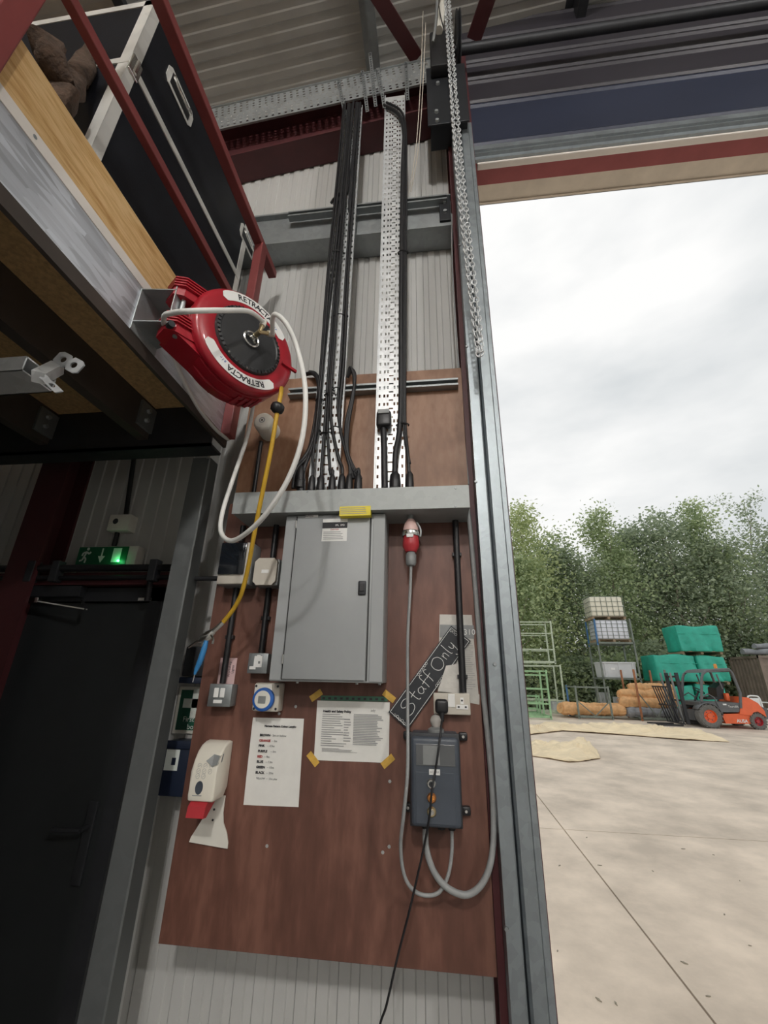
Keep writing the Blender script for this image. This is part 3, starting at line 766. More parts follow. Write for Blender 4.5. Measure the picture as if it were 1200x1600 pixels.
MB().tube(sp([P(349, 972, 1.61), P(342, 979, 1.612), P(333, 987, 1.615)], 4), .010, 10).build('coupling', 'chrome', gun, 40)
MB().tube([P(334, 986, 1.615), P(327, 993, 1.62), P(318, 997, 1.62), P(311, 1001, 1.62)], [.012, .021, .017, .010], 10).build('body', 'chrome', gun, 40)
MB().tube([P(318, 996, 1.62), P(305, 1004, 1.625), P(294, 1012, 1.63)], [.008, .005, .004], 8).build('nozzle', 'chrome', gun, 40)
MB().tube(sp([P(328, 990, 1.612), P(333, 998, 1.60), P(332, 1006, 1.60)], 3), .0045, 6).build('trigger', 'chrome', gun, 40)
MB().tube(sp([P(323, 1000, 1.62), P(319, 1014, 1.62), P(313, 1032, 1.62), P(307, 1046, 1.625), P(304, 1054, 1.625)], 4), [.007, .008, .009, .010, .011, .011, .011, .011, .011, .011, .010, .009, .009, .007, .006, .005, .004], 10).build('handle', 'gun_blue', gun, 50)
MB().tube([P(304, 1054, 1.625), P(301, 1066, 1.63)], .002, 6).build('tip', 'chrome', gun)

# ================================================================== THE BOARD AND WHAT HANGS ON IT
BY = 1.80                                        # face of the plywood
bl, brt = P(247, 1475, BY).x, .160
bz0, bz1 = P(500, 1500, BY).z, P(715, 575, BY).z
bb = thing('backboard', 'tall dark brown plywood board fixed to the ribbed wall', 'board', ((bl + brt) / 2, BY, bz0))
z_split = P(600, 780, BY).z
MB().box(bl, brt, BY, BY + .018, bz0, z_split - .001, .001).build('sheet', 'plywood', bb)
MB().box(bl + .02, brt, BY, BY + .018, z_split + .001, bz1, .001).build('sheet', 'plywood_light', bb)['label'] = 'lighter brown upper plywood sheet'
for (px, py) in ((609, 1221), (608, 1323), (598, 1332), (436, 1115), (417, 1322), (462, 1104)):
    MB().lathe([(0, -.0008), (.005, -.0008), (.006, 0)], P(px, py, BY), (0, 1, 0), 8).build('screw', 'galv', bb)

# struts across
def strut(label, pa, pb, y0, hgt, x0=None, x1=None):
    z = (pa.z + pb.z) / 2; xa, xb = (pa.x if x0 is None else x0), (pb.x if x1 is None else x1)
    s_ = thing('strut_channel', label, 'strut', ((xa + xb) / 2, y0, z - hgt / 2))
    t = .003; d = .041
    MB().prism([(xa, y0 + d, z - hgt / 2), (xa, y0, z - hgt / 2), (xa, y0, z - hgt / 4), (xa, y0 + t, z - hgt / 4), (xa, y0 + t, z - hgt / 2 + t), (xa, y0 + d - t, z - hgt / 2 + t), (xa, y0 + d - t, z + hgt / 2 - t), (xa, y0 + t, z + hgt / 2 - t), (xa, y0 + t, z + hgt / 4), (xa, y0, z + hgt / 4), (xa, y0, z + hgt / 2), (xa, y0 + d, z + hgt / 2)], (xb - xa, 0, 0)).build('channel', 'galv_dull', s_)
    return s_
strut('slotted steel strut across the top of the plywood board', P(450, 611, 1.758), P(716, 596, 1.758), 1.758, .042)
strut('slotted steel strut across the wall rail above the plywood', P(450, 334, 1.787), P(698, 306, 1.787), 1.787, .045)

# ------------------------------------------------------------------ perforated cable trays
def tray_mesh(W, L, place, cols, flange, sw=.0045):
    """u across, v along; slots in rows; place(u, v, w) with w towards the viewer"""
    pit = .05
    ub = {-W / 2, W / 2, -.011, .011}
    for c in cols: ub |= {c - sw, c + sw}
    ub = sorted(ub); nrow = int(L / pit)
    m_ = MB(); vb = [0]
    kinds = []
    for i in range(nrow):
        v = i * pit; vb += [v + .006, v + .024, v + .034, v + .042]
        kinds += ['n', 'v', 'n', 'h']
    vb.append(L); kinds.append('n')
    V = {}
    def vert(i, j):
        if (i, j) not in V: V[(i, j)] = m_.bm.verts.new(place(ub[i], vb[j], 0))
        return V[(i, j)]
    for j in range(len(vb) - 1):
        for i in range(len(ub) - 1):
            uc = (ub[i] + ub[i + 1]) / 2
            if kinds[j] == 'v' and any(abs(uc - c) < sw for c in cols): continue
            if kinds[j] == 'h' and abs(uc) < .011: continue
            m_.bm.faces.new((vert(i, j), vert(i + 1, j), vert(i + 1, j + 1), vert(i, j + 1)))
    for u in (-W / 2, W / 2):
        m_.face([place(u, 0, 0), place(u, L, 0), place(u, L, flange), place(u, 0, flange)])
        du = .004 if u < 0 else -.004
        m_.face([place(u, 0, flange), place(u, L, flange), place(u + du, L, flange), place(u + du, 0, flange)])
    return m_
TY = 1.757
zt0 = P(600, 760, TY).z - .0
TX1, TX2 = -.508, -.198
def vtray(xc, W, z0, z1, label):
    t_ = thing('cable_tray', label, 'cable tray', (xc, TY, z0))
    cols = [-.058, -.034, -.017, .017, .034, .058]
    m_ = tray_mesh(W, z1 - z0, lambda u, v, w: Vector((xc + u, TY - w, z0 + v)), cols, .014)
    o = m_.build('perforated_plate', 'galv_bright', t_)
    md = o.modifiers.new('thick', 'SOLIDIFY'); md.thickness = .0012
    return t_
z_tr = P(640, 765, 1.66).z
vtray(TX1, .146, z_tr, Z(3.86), 'perforated cable tray carrying the thick bundle of black cables')
vtray(TX2, .146, z_tr, Z(3.94), 'perforated cable tray mostly bare with cables along its edge')
# sloping tray along the rafter
ta, tb_ = P(325, 190, 1.76), P(662, 114, 1.76)
dv = (tb_ - ta); Lh = dv.length; dv.normalize(); upv = Vector((-dv.z, 0, dv.x))
tW = .33
t3 = thing('cable_tray', 'wide perforated cable tray sloping along the rafter under the roof', 'cable tray', ta)
m_ = tray_mesh(tW, Lh + .1, lambda u, v, w: ta + dv * v + upv * u + Vector((0, -w, 0)), [-.145, -.11, -.075, -.04, .04, .075, .11, .145], .012, .0075)
o = m_.build('perforated_plate', 'galv', t3); md = o.modifiers.new('thick', 'SOLIDIFY'); md.thickness = .0012
# slotted hanger straps where the trays meet
for k, (pa, pb) in enumerate((((529, 125), (540, 183)), ((566, 110), (574, 174)), ((578, 82), (587, 166)), ((590, 106), (601, 168)), ((634, 96), (637, 156)))):
    a, b = P(*pa, 1.735), P(*pb, 1.735)
    s_ = thing('hanger_strap', ['first', 'second', 'third', 'fourth', 'fifth'][k] + ' slotted steel strap over the sloping tray counting from the flight case', 'strap', b, 'hanger straps on the sloping tray')
    d_ = (b - a); L_ = d_.length; d_.normalize(); s2 = Vector((-d_.z, 0, d_.x)) * .0125
    mm_ = MB(); n_ = int(L_ / .03)
    hw = .45
    for i in range(n_):
        p_ = a + d_ * (L_ * i / n_); q_ = a + d_ * (L_ * (i + 1) / n_)
        c0 = p_.lerp(q_, .25); c1 = p_.lerp(q_, .75)
        for (A_, B_, f0, f1) in ((p_, c0, -1, 1), (c1, q_, -1, 1), (c0, c1, -1, -hw), (c0, c1, hw, 1)):
            mm_.prism([A_ + s2 * f0, A_ + s2 * f1, B_ + s2 * f1, B_ + s2 * f0], (0, .003, 0))
    mm_.build('slotted_bar', 'galv_dull', s_)
    # clamped to the front of the tray
    MB().box(a.x - .008, a.x + .008, 1.735, 1.752, a.z - .05, a.z - .03).build('clip', 'galv_dull', s_)

# ------------------------------------------------------------------ galvanised trunking trough
tz1, tz0 = P(600, 762.5, 1.62).z, P(600, 796, 1.62).z
tx0, tx1 = P(365, 785, 1.62).x, P(733, 775, 1.62).x
tt = thing('trunking', 'galvanised steel trunking across the board above the grey cabinet', 'trunking', ((tx0 + tx1) / 2, 1.71, tz0))
MB().box(tx0, tx1, 1.622, BY, tz0, tz1, .002).build('body', 'galv_trunk', tt)
MB().box(tx0 - .001, tx1 + .001, 1.619, 1.6225, tz0 - .002, tz1 + .001, .0008).build('cover', 'galv_trunk', tt)
for px, py in ((712, 763), (480, 768), (400, 798), (712, 791)):
    MB().lathe([(0, -.002), (.004, -.002), (.005, 0)], P(px, py, 1.619), (0, 1, 0), 8).build('screw', 'galv_dull', tt)

# ------------------------------------------------------------------ black cables
def cable(pts, r, label, mt='cable_black', gland=True, group=None, dz=.07, straight=False, nm='cable'):
    pts = [Vector(p) for p in pts]
    base = min(pts, key=lambda q: q.z)
    c = thing(nm, label, 'cable', base, group)
    MB().tube(sp(pts, 6) if not straight else pts, r, 8).build('sheath', mt, c, 60)
    if gland:
        b = pts[-1]
        MB().lathe([(r, .115), (r * 1.5 + .004, .10), (r * 1.6 + .006, .06), (r * 1.6 + .006, .035), (r * 1.6 + .009, .032), (r * 1.6 + .009, .0), (0, 0)], b, (0, 0, 1), 12).build('gland', 'black_plastic', c, 35)
    return c
zg = tz1
def cab_pts(cols, yb, pxb, depth):
    return cols
ends = [505, 515, 525, 533, 545, 558]
ztop = Z(3.88)
CY = 1.738
tray_u = [-.066, -.050, -.016, -.003, .010, .043, .056]
exits = [(470, 1.70), (486, 1.70), (500, 1.69), (518, 1.69), (533, 1.70), (545, 1.70), (559, 1.70)]
for k, u in enumerate(tray_u):
    x = TX1 + u; w = .0070 if k % 2 else .0078
    ex = P(exits[k][0], 763, 1.70).x
    zf = Z(1.05) + .05 * math.sin(k * 1.7)
    yk = CY - (.018 if k in (1, 4) else 0)
    cable([(x, yk, ztop), (x + .006 * math.sin(k), yk - .004, Z(3.0)), (x - .004, yk - .004, Z(2.2)), (x + .004 * math.cos(k), yk - .003, Z(1.55)), (x, yk, zf + .18), (x + (ex - x) * .35, yk - .012, zf), (x + (ex - x) * .8, yk - .03, zf - .14), (ex, 1.705, Z(.88)), (ex, 1.705, zg)], w,
          'black cable of the thick bundle fanning into the trunking, ' + ['first', 'second', 'third', 'fourth', 'fifth', 'sixth', 'seventh'][k] + ' from the hose reel side', group='cables fanning from the tray into the trunking')
for k, u in enumerate((-.033, -.026, .026, .034)):
    x = TX1 + u; ze = Z(2.62) + .05 * k
    cable([(x, CY - .004, ztop), (x + .003, CY - .006, Z(3.3)), (x, CY - .006, ze + .25), (x + .002, CY - .002, ze + .06), (x, TY + .012, ze), (x, TY + .028, ze - .03)], .0072,
          ['first', 'second', 'third', 'fourth'][k] + ' cable ending behind the bundle tray, counting from the hose reel side', gland=False, group='cables ending behind the bundle tray')
# cables pulled out of the side of the left tray
for k, (dx, w) in enumerate(((0, .011), (.022, .009))):
    cable([P(478 + k * 6, 585 - 4 * k, 1.79), P(490 + k * 3, 584, 1.755), P(498 + k * 2, 600, 1.735), P(497 + k * 2, 640, 1.73), P(491 + k * 3, 680, 1.725), P(478 + 4 * k, 712, 1.715), P(456 + 7 * k, 735, 1.71), P(444 + 14 * k, 763, 1.71)], w,
          ('thick' if k == 0 else 'thinner') + ' black cable looping out beside the left tray into the trunking end', gland=False)
for k in range(3):
    x = P(546 + 3 * k, 600, 1.74).x
    cable([P(543, 590, 1.775), P(547 + 2 * k, 574 + 2 * k, 1.75), P(553 + k, 590, 1.74), P(552 - k, 620, 1.735), P(545 - 2 * k, 660, 1.73), P(543 - k, 700, 1.72), P(549 + 3 * k, 735, 1.71), P(552 + 6 * k, 748, 1.70)], .0075,
          ['innermost', 'middle', 'outermost'][k] + ' of three black cables hooked over the strut beside the bundle tray', group='cables hooked over the strut', gland=False)
cable([P(545, 205, 1.735), P(545, 270, 1.735), P(541, 300, 1.735), P(531, 303, 1.74), P(524, 312, 1.75), P(522, 320, 1.765)], .009, 'short black cable end looped out at the upper strut', gland=False)
cable([P(517, 318, 1.775), P(524, 310, 1.75), P(529, 330, 1.735), P(523, 400, 1.735), P(513, 480, 1.735), P(503, 580, 1.735), P(497, 640, 1.735), P(487, 700, 1.72), P(476, 730, 1.70), P(468, 763, 1.70)], .009, 'black cable down the outer edge of the left tray', gland=True)
# right tray
cable([P(600, 165, 1.74), P(622, 178, 1.735), P(631, 205, 1.735), (TX2 + .055, 1.735, Z(3.0)), (TX2 + .050, 1.733, Z(2.0)), (TX2 + .050, 1.733, Z(1.2)), (P(617, 760, 1.70).x, 1.705, Z(.95)), (P(617, 760, 1.70).x, 1.705, zg)], .0125, 'thick black cable down the right edge of the bare tray')
cable([P(604, 160, 1.745), P(627, 174, 1.74), P(634, 205, 1.738), (TX2 + .079, 1.738, Z(3.0)), (TX2 + .074, 1.738, Z(2.0)), (TX2 + .070, 1.738, Z(1.3)), (TX2 + .074, 1.735, Z(1.1)), (P(638, 760, 1.70).x, 1.705, Z(.92)), (P(640, 760, 1.70).x, 1.705, zg)], .008, 'thinner black cable outermost on the bare tray')
cable([(TX2 + .066, 1.732, Z(3.3)), (TX2 + .066, 1.732, Z(2.0)), (TX2 + .062, 1.732, Z(1.3)), (TX2 + .068, 1.728, Z(1.08)), (P(641, 750, 1.71).x, 1.70, Z(.9))], .0055, 'thin grey-black cable between the two cables on the bare tray', gland=False)
# stub with an end cap half way down the right tray
st = thing('cable_stub', 'black capped cable stub standing on the bare tray', 'cable stub', P(601, 763, 1.72))
MB().tube([P(601, 763, 1.715), P(600, 700, 1.722), P(599, 668, 1.73)], .015, 10).build('conduit', 'cable_black', st, 60)
q = P(600, 656, 1.725)
MB().box(q.x - .035, q.x + .035, 1.70, 1.745, q.z - .045, q.z + .04, .012, 3).build('end_cap', 'black_plastic', st, 40)
MB().box(q.x - .028, q.x + .028, 1.694, 1.70, q.z + .018, q.z + .042, .003).build('tape_tab', 'box_grey', st)
# cable ties
for (xc, w, zz) in ((TX1 - .052, .03, 1.30), (TX1 + .0, .05, 1.33), (TX1 + .035, .035, 1.36), (TX1 - .055, .03, 1.12), (TX1 + .0, .06, 1.10), (TX1 + .04, .04, 1.13), (TX2 + .06, .05, 1.13), (TX1 - .03, .08, 2.35), (TX1 + .02, .08, 1.85), (TX2 + .06, .05, 2.3)):
    t_ = MB().tube(sp([(xc - w / 2, 1.748, Z(zz)), (xc - w / 2 - .004, 1.735, Z(zz)), (xc, 1.718, Z(zz)), (xc + w / 2 + .004, 1.735, Z(zz)), (xc + w / 2, 1.748, Z(zz))], 4), .0032, 6).build('cable_tie', 'cable_black')
    tag(t_, 'small black cable tie round the cables on the ' + ('bare tray' if xc > -.3 else 'bundle tray'), 'cable tie', 'cable ties on the ' + ('bare tray' if xc > -.3 else 'bundle tray'))

# ------------------------------------------------------------------ grey distribution cabinet
DF = 1.66
dx0, dx1 = P(425, 1062, DF).x - .012, P(600, 930, DF).x
dz0, dz1 = P(510, 1066, DF).z, tz0 - .002
db = thing('distribution_board', 'tall grey steel electrical cabinet under the trunking', 'electrical cabinet', ((dx0 + dx1) / 2, 1.73, dz0))
MB().box(dx0, dx1, DF, BY, dz0, dz1, .004).build('body', 'db_grey', db, 40)
lx, rx = P(446, 1000, DF).x - .012, P(576, 1000, DF).x
lx = -.585; rx = -.268
dr = MB().box(lx, rx, DF - .010, DF - .0012, dz0 + .008, dz1 - .004, .003).build('door', 'db_grey', db, 40)
g_ = MB(); g_.box(lx - .006, lx - .001, DF - .0009, DF, dz0 + .006, dz1 - .004); g_.box(rx + .001, rx + .006, DF - .0009, DF, dz0 + .006, dz1 - .004)
g_.build('door_gap', 'rubber_seal', db)
MB().box(dx1 - .050, dx1 - .001, DF - .003, DF, dz0 + .004, dz1 - .003, .0015).build('side_flange', 'db_grey', db)
MB().box(dx0 + .001, lx - .008, DF - .003, DF, dz0 + .004, dz1 - .003, .0015).build('side_flange', 'db_grey', db)
for (px, py) in ((467, 819), (444, 1030)):
    q = P(px, py, DF - .012)
    MB().box(lx - .007, lx + .0, DF - .012, DF - .004, q.z - .018, q.z + .018, .002).build('hinge', 'chrome', dr)
q = P(566, 919, DF - .01)
lt = MB().box(q.x - .016, q.x + .016, DF - .018, DF - .009, q.z - .028, q.z + .028, .008, 3).build('latch', 'dark_steel', dr, 40)
MB().box(q.x - .010, q.x + .010, DF - .021, DF - .0175, q.z - .014, q.z + .018, .003).build('latch_key', 'black_plastic', lt)
def plate(par, name, pl_, pr_, pt_, pb_, Yp, mt, th=.0008, r=0):
    a = P(pl_, (pt_ + pb_) / 2, Yp); b = P(pr_, (pt_ + pb_) / 2, Yp); zt__ = P((pl_ + pr_) / 2, pt_, Yp).z; zb__ = P((pl_ + pr_) / 2, pb_, Yp).z
    o = MB().box(a.x, b.x, Yp, Yp + th, zb__, zt__, r).build(name, mt, par)
    return o, a.x, b.x, zb__, zt__
lf = DF - .0112
wl, a, b, c0, c1 = plate(dr, 'warning_label', 503.5, 542.5, 811, 845.5, lf, 'label_white')
MB().box(a, b, lf - .0006, lf - .0001, c1 - (c1 - c0) * .42, c1 - (c1 - c0) * .15).build('label_band', 'ink', wl)
def print_lines(par, x0, x1, z0, z1, n, Yp, mt, seed=1, fill=.5, mn=.4):
    random.seed(seed); m_ = MB(); h_ = (z1 - z0) / n
    for i in range(n):
        zc = z1 - h_ * (i + .5); xe = x0 + (x1 - x0) * (mn + (1 - mn) * random.random())
        m_.box(x0, xe, Yp - .0004, Yp, zc - h_ * fill / 2, zc + h_ * fill / 2)
    return m_.build('printed_text', mt, par)
print_lines(wl, a + .006, b - .006, c0 + .006, c0 + (c1 - c0) * .45, 5, lf - .0001, 'ink_grey', 3, .45, .7)
text('lettering', 'DANGER', .009, MXZ(((a + b) / 2, lf - .0005, c1 - (c1 - c0) * .48)), 'ink_red', wl)
text('lettering', 'SPL  SPD', .011, MXZ((b - .032, lf - .001, c1 - (c1 - c0) * .29)), 'label_white', wl)
plate(dr, 'makers_tag', 477, 497, 804.5, 808.5, lf, 'label_white')
text('lettering', 'EATON', .011, MXZ(P(483, 806.5, lf - .001)), 'ink', dr)
yl_, a, b, c0, c1 = plate(db, 'yellow_label', 530.5, 579, 791, 805.5, 1.617, 'label_yellow', .03)
print_lines(yl_, a + .004, b - .014, c0 + .005, c1 - .004, 4, 1.6168, 'ink_grey', 5, .35, .8)
for px, py in ((462, 1067), (556, 1071), (592, 1072)):
    MB().lathe([(.006, 0), (.005, -.006), (0, -.006)], Vector((P(px, py, DF).x, DF + .02, dz0)), (0, 0, 1), 8).build('foot_screw', 'galv', db)

# ------------------------------------------------------------------ small enclosures left of the cabinet
def rect(l, t, r, b, Yp):
    cyy, cxx_ = (t + b) / 2, (l + r) / 2
    return P(l, cyy, Yp).x, P(r, cyy, Yp).x, P(cxx_, b, Yp).z, P(cxx_, t, Yp).z
x0, x1, z0, z1 = rect(342, 847, 391, 913, 1.70)
en = thing('breaker_enclosure', 'grey breaker enclosure with smoked window on the board', 'enclosure', ((x0 + x1) / 2, 1.75, z0))
MB().box(x0, x1, 1.715, BY, z0, z1, .006).build('body', 'box_grey', en, 40)
MB().box(x0 + .002, x1 - .002, 1.70, 1.715, z0 + .002, z1 - .002, .005).build('cover', 'beige_plastic', en, 40)
MB().box(x0 + .004, x1 - .022, 1.690, 1.7005, z0 + (z1 - z0) * .22, z1 - .004, .006).build('window', 'smoke_glass', en, 40)
x0, x1, z0, z1 = rect(397, 872, 432, 914, 1.71)
jb = thing('junction_box', 'beige square junction box with cut corners beside the cabinet', 'junction box', ((x0 + x1) / 2, 1.76, z0))
MB().box(x0, x1 + .004, 1.725, BY, z0, z1, .006).build('body', 'box_grey', jb, 40)
ch = .016
MB().prism([(x0 + ch, 1.708, z0), (x1 - ch, 1.708, z0), (x1, 1.708, z0 + ch), (x1, 1.708, z1 - ch), (x1 - ch, 1.708, z1), (x0 + ch, 1.708, z1), (x0, 1.708, z1 - ch), (x0, 1.708, z0 + ch)], (0, .018, 0)).build('lid', 'beige_plastic', jb)
MB().box((x0 + x1) / 2 - .016, (x0 + x1) / 2 + .016, 1.7072, 1.7079, (z0 + z1) / 2 - .007, (z0 + z1) / 2 + .007).build('tag', 'label_white', jb)
x0, x1, z0, z1 = rect(388, 1021, 418, 1052, 1.745)
fs = thing('fused_spur', 'small grey metal spur box with a white fuse plate', 'spur', ((x0 + x1) / 2, 1.77, z0))
MB().box(x0, x1, 1.748, BY, z0, z1, .005).build('back_box', 'box_grey', fs, 40)
MB().box(x0 - .001, x1 + .001, 1.742, 1.748, z0 - .001, z1 + .001, .005).build('face_plate', 'galv_dull', fs, 40)
MB().box(x0 + .025, x0 + .06, 1.738, 1.742, z0 + .022, z0 + .066, .003).build('fuse_carrier', 'label_white', fs)
MB().box(x0 + .008, x0 + .035, 1.739, 1.742, z0 + .014, z0 + .026, .002).build('flex_outlet', 'label_white', fs)
MB().box(x0 + .036, x0 + .05, 1.739, 1.742, z1 - .018, z1 - .006).build('neon_tag', 'label_white', fs)
MB().box(x0 + .044, x0 + .052, 1.7375, 1.738, z0 + .036, z0 + .046).build('fuse_slot', 'box_grey', fs)
x0, x1, z0, z1 = rect(326, 1069, 361, 1104, 1.745)
sw = thing('light_switch', 'grey metal double light switch with white rockers on the board', 'switch', ((x0 + x1) / 2, 1.77, z0))
MB().box(x0, x1, 1.75, BY, z0, z1, .005).build('back_box', 'box_grey', sw, 40)
MB().box(x0 - .001, x1 + .001, 1.744, 1.75, z0 - .001, z1 + .001, .004).build('face_plate', 'galv_dull', sw, 40)
for k in (0, 1):
    MB().box(x0 + .022 + k * .026, x0 + .042 + k * .026, 1.738, 1.744, z0 + .032, z0 + .068, .003).build('rocker', 'label_white', sw)
MB().box(x0 + .024, x0 + .060, 1.7432, 1.744, z0 + .012, z0 + .024).build('name_tag', 'label_white', sw)
x0, x1, z0, z1 = rect(396, 1067, 436, 1112, 1.74)
tm = thing('timer_switch', 'pale boxed timer with round blue rimmed dial', 'timer', ((x0 + x1) / 2, 1.77, z0))
MB().box(x0, x1, 1.742, BY, z0, z1, .006).build('body', 'beige_plastic', tm, 40)
MB().box(x0 + .002, x1 - .03, 1.734, 1.742, z0 + .004, z1 - .004, .004).build('face', 'white_plastic', tm, 40)
dc = P(410, 1093, 1.72)
dl = MB().lathe([(0, -.001), (.034, -.001), (.042, .004), (.043, .016), (0, .016)], dc, (0, 1, 0), 32).build('dial_ring', 'ink_blue', tm, 40)
MB().lathe([(0, -.003), (.030, -.003), (.033, .0)], dc, (0, 1, 0), 32).build('dial_face', 'white_plastic', dl, 40)
MB().box(dc.x - .016, dc.x + .014, dc.y - .0042, dc.y - .003, dc.z - .014, dc.z + .012).build('display', 'box_grey', dl)
for sx in (x1 - .010, x0 + .009):
    for zz in (z0 + .01, z1 - .012):
        MB().lathe([(0, -.001), (.004, -.001), (.005, 0)], (sx, 1.742 if sx > dc.x else 1.734, zz), (0, 1, 0), 8).build('screw', 'dark_steel', tm)
x0, x1, z0, z1 = rect(342, 1028, 368, 1070, BY - .001)
pk = thing('pink_notice', 'pale pink notice strip behind the black conduit', 'notice', ((x0 + x1) / 2, BY, z0))
M_ = MB().box(x0, x1, BY - .0016, BY - .0002, z0 - .01, z1); M_.build('sheet', 'paper_pink', pk)
text('lettering', 'Workshop\nLights', .014, MXZ((x1 - .02, BY - .002, z1 - .045), PI / 2), 'ink', pk)
text('lettering', 'ON', .018, MXZ((x0 + .022, BY - .002, z1 - .03), PI / 2), 'ink', pk)

# ------------------------------------------------------------------ conduits
def conduit(pts, r, label, mt='black_plastic', clips=()):
    pts = [Vector(p) for p in pts]
    c = thing('conduit', label, 'conduit', min(pts, key=lambda q: q.z))
    MB().tube(pts, r, 12).build('pipe', mt, c, 50)
    for k in clips:
        a_, b_ = pts[0], pts[-1]; q_ = a_.lerp(b_, k)
        MB().box(q_.x - r - .006, q_.x + r + .006, q_.y - .004, BY, q_.z - .008, q_.z + .008, .002).build('saddle', mt, c)
    return c
def vline(px0, py0, px1, py1, Yp):
    a = P(px0, py0, Yp); b = P(px1, py1, Yp); x = (a.x + b.x) / 2
    return [(x, Yp, a.z), (x, Yp, b.z)]
q = vline(369, 914, 349, 1068, 1.782); conduit(q, .0125, 'black conduit dropping from the breaker enclosure to the light switch', clips=(.55,))
q = vline(421, 914, 408, 1021, 1.782); conduit(q, .0125, 'black conduit dropping from the junction box to the spur', clips=(.5,))
q = vline(433, 797, 428, 872, 1.782); conduit([(q[0][0], 1.782, tz0), q[1]], .0125, 'short black conduit from the trunking to the junction box')
q = vline(383, 800, 377, 847, 1.782); conduit([(q[0][0], 1.782, tz0), q[1]], .0125, 'short black conduit from the trunking to the breaker enclosure')
a = P(345, 904, 1.76); conduit([(P(312, 904, 1.76).x - .02, 1.76, a.z), (a.x, 1.76, a.z)], .011, 'black conduit stub running left out of the breaker enclosure')
q = vline(713, 797, 721, 1082, 1.778); conduit([(q[0][0], 1.778, tz0), q[1]], .0135, 'long black conduit from the trunking down to the double socket', clips=(.22, .92))
q = vline(398, 700, 392, 765, 1.782); conduit([P(408, 690, 1.78), (P(402, 730, 1.782).x, 1.782, tz1)], .010, 'black conduit from the white sounder into the trunking')

# ------------------------------------------------------------------ white sounder
sc = P(410, 657, 1.69)
sd = thing('alarm_sounder', 'round white alarm sounder on the board under the hose reel', 'sounder', (sc.x, 1.72, sc.z - .05))
MB().lathe([(0, -.004), (.034, -.004), (.046, .004), (.050, .016), (.050, .085), (.052, .09), (.052, BY - 1.69), (0, BY - 1.69)], sc, (0, 1, 0), 36).build('body', 'white_plastic', sd, 40)
MB().lathe([(.010, -.0055), (.013, -.0065), (.016, -.0055)], sc, (0, 1, 0), 20).build('emblem', 'ink_grey', sd)
MB().lathe([(0, -.0055), (.004, -.0065), (.005, -.0045)], sc, (0, 1, 0), 10).build('centre', 'ink', sd)

# ------------------------------------------------------------------ red supply plug under the trunking
xc = P(642, 840, 1.70).x; yc = 1.70
def zz(py): return P(642, py, 1.70).z
pg = thing('power_plug', 'red and grey industrial plug hanging under the trunking', 'plug', (xc, yc, zz(884)))
MB().tube([(xc, yc, tz0), (xc, yc, zz(815))], .013, 12).build('inlet_pipe', 'galv_dull', pg, 50)
MB().lathe([(.014, zz(812)), (.026, zz(818)), (.032, zz(826)), (.034, zz(834)), (.030, zz(836)), (0, zz(836))], (xc, yc, 0), (0, 0, 1), 24).build('socket_shroud', 'plug_clear', pg, 50)
MB().lathe([(.036, zz(831)), (.038, zz(833)), (.038, zz(837)), (.036, zz(839))], (xc, yc, 0), (0, 0, 1), 24).build('locking_ring', 'chrome', pg, 50)
MB().lathe([(.030, zz(834)), (.032, zz(838)), (.035, zz(850)), (.034, zz(855)), (.022, zz(863)), (0, zz(863))], (xc, yc, 0), (0, 0, 1), 24).build('plug_body', 'plug_red', pg, 50)
MB().box(xc - .016, xc + .012, yc - .038, yc - .032, zz(843), zz(838), .001).build('rating_tag', 'label_white', pg)
MB().lathe([(.016, zz(861)), (.019, zz(866)), (.022, zz(867)), (.022, zz(880)), (.017, zz(884)), (0, zz(884))], (xc, yc, 0), (0, 0, 1), 18).build('clamp_nut', 'box_grey', pg, 50)
MB().tube(sp([(xc + .026, yc - .015, zz(818)), (xc + .042, yc - .015, zz(830)), (xc + .04, yc - .012, zz(840))], 4), .004, 6).build('locking_clip', 'galv', pg, 50)
cable([(xc, yc, zz(883)), P(641, 920, 1.70), P(637, 1000, 1.71), P(637, 1100, 1.72), P(637, 1200, 1.655), P(631, 1270, 1.66), P(626, 1320, 1.70), P(631, 1365, 1.72), P(645, 1390, 1.73), P(665, 1399, 1.74), P(686, 1394, 1.74), P(700, 1368, 1.74), P(706, 1330, 1.74), (P(706, 1300, 1.74).x, 1.74, P(706, 1294, 1.74).z)], .0062, 'thin grey cable from the red plug looping below the control box', 'cable_grey', False)
cable([(P(665, 1300, 1.735).x, 1.735, P(665, 1292, 1.735).z), P(666, 1325, 1.735), P(678, 1362, 1.735), P(700, 1388, 1.735), P(730, 1398, 1.735), P(755, 1378, 1.735), P(769, 1335, 1.74), P(771, 1270, 1.77), P(765, 1180, 1.788), P(755, 1080, 1.788), P(746, 960, 1.788), P(736, 840, 1.788), P(731, 796, 1.786)], .0105, 'thick grey flexible cable looping from the control box up the edge of the board', 'cable_grey', False)
cable([P(706, 335, 1.81), P(707, 420, 1.81), P(717, 575, 1.812), P(726, 690, 1.81), P(732, 757, 1.81)], .004, 'thin pale wire running up the dark red post', 'cable_grey', False)
bk, a, b, c0, c1 = None, 0, 0, 0, 0

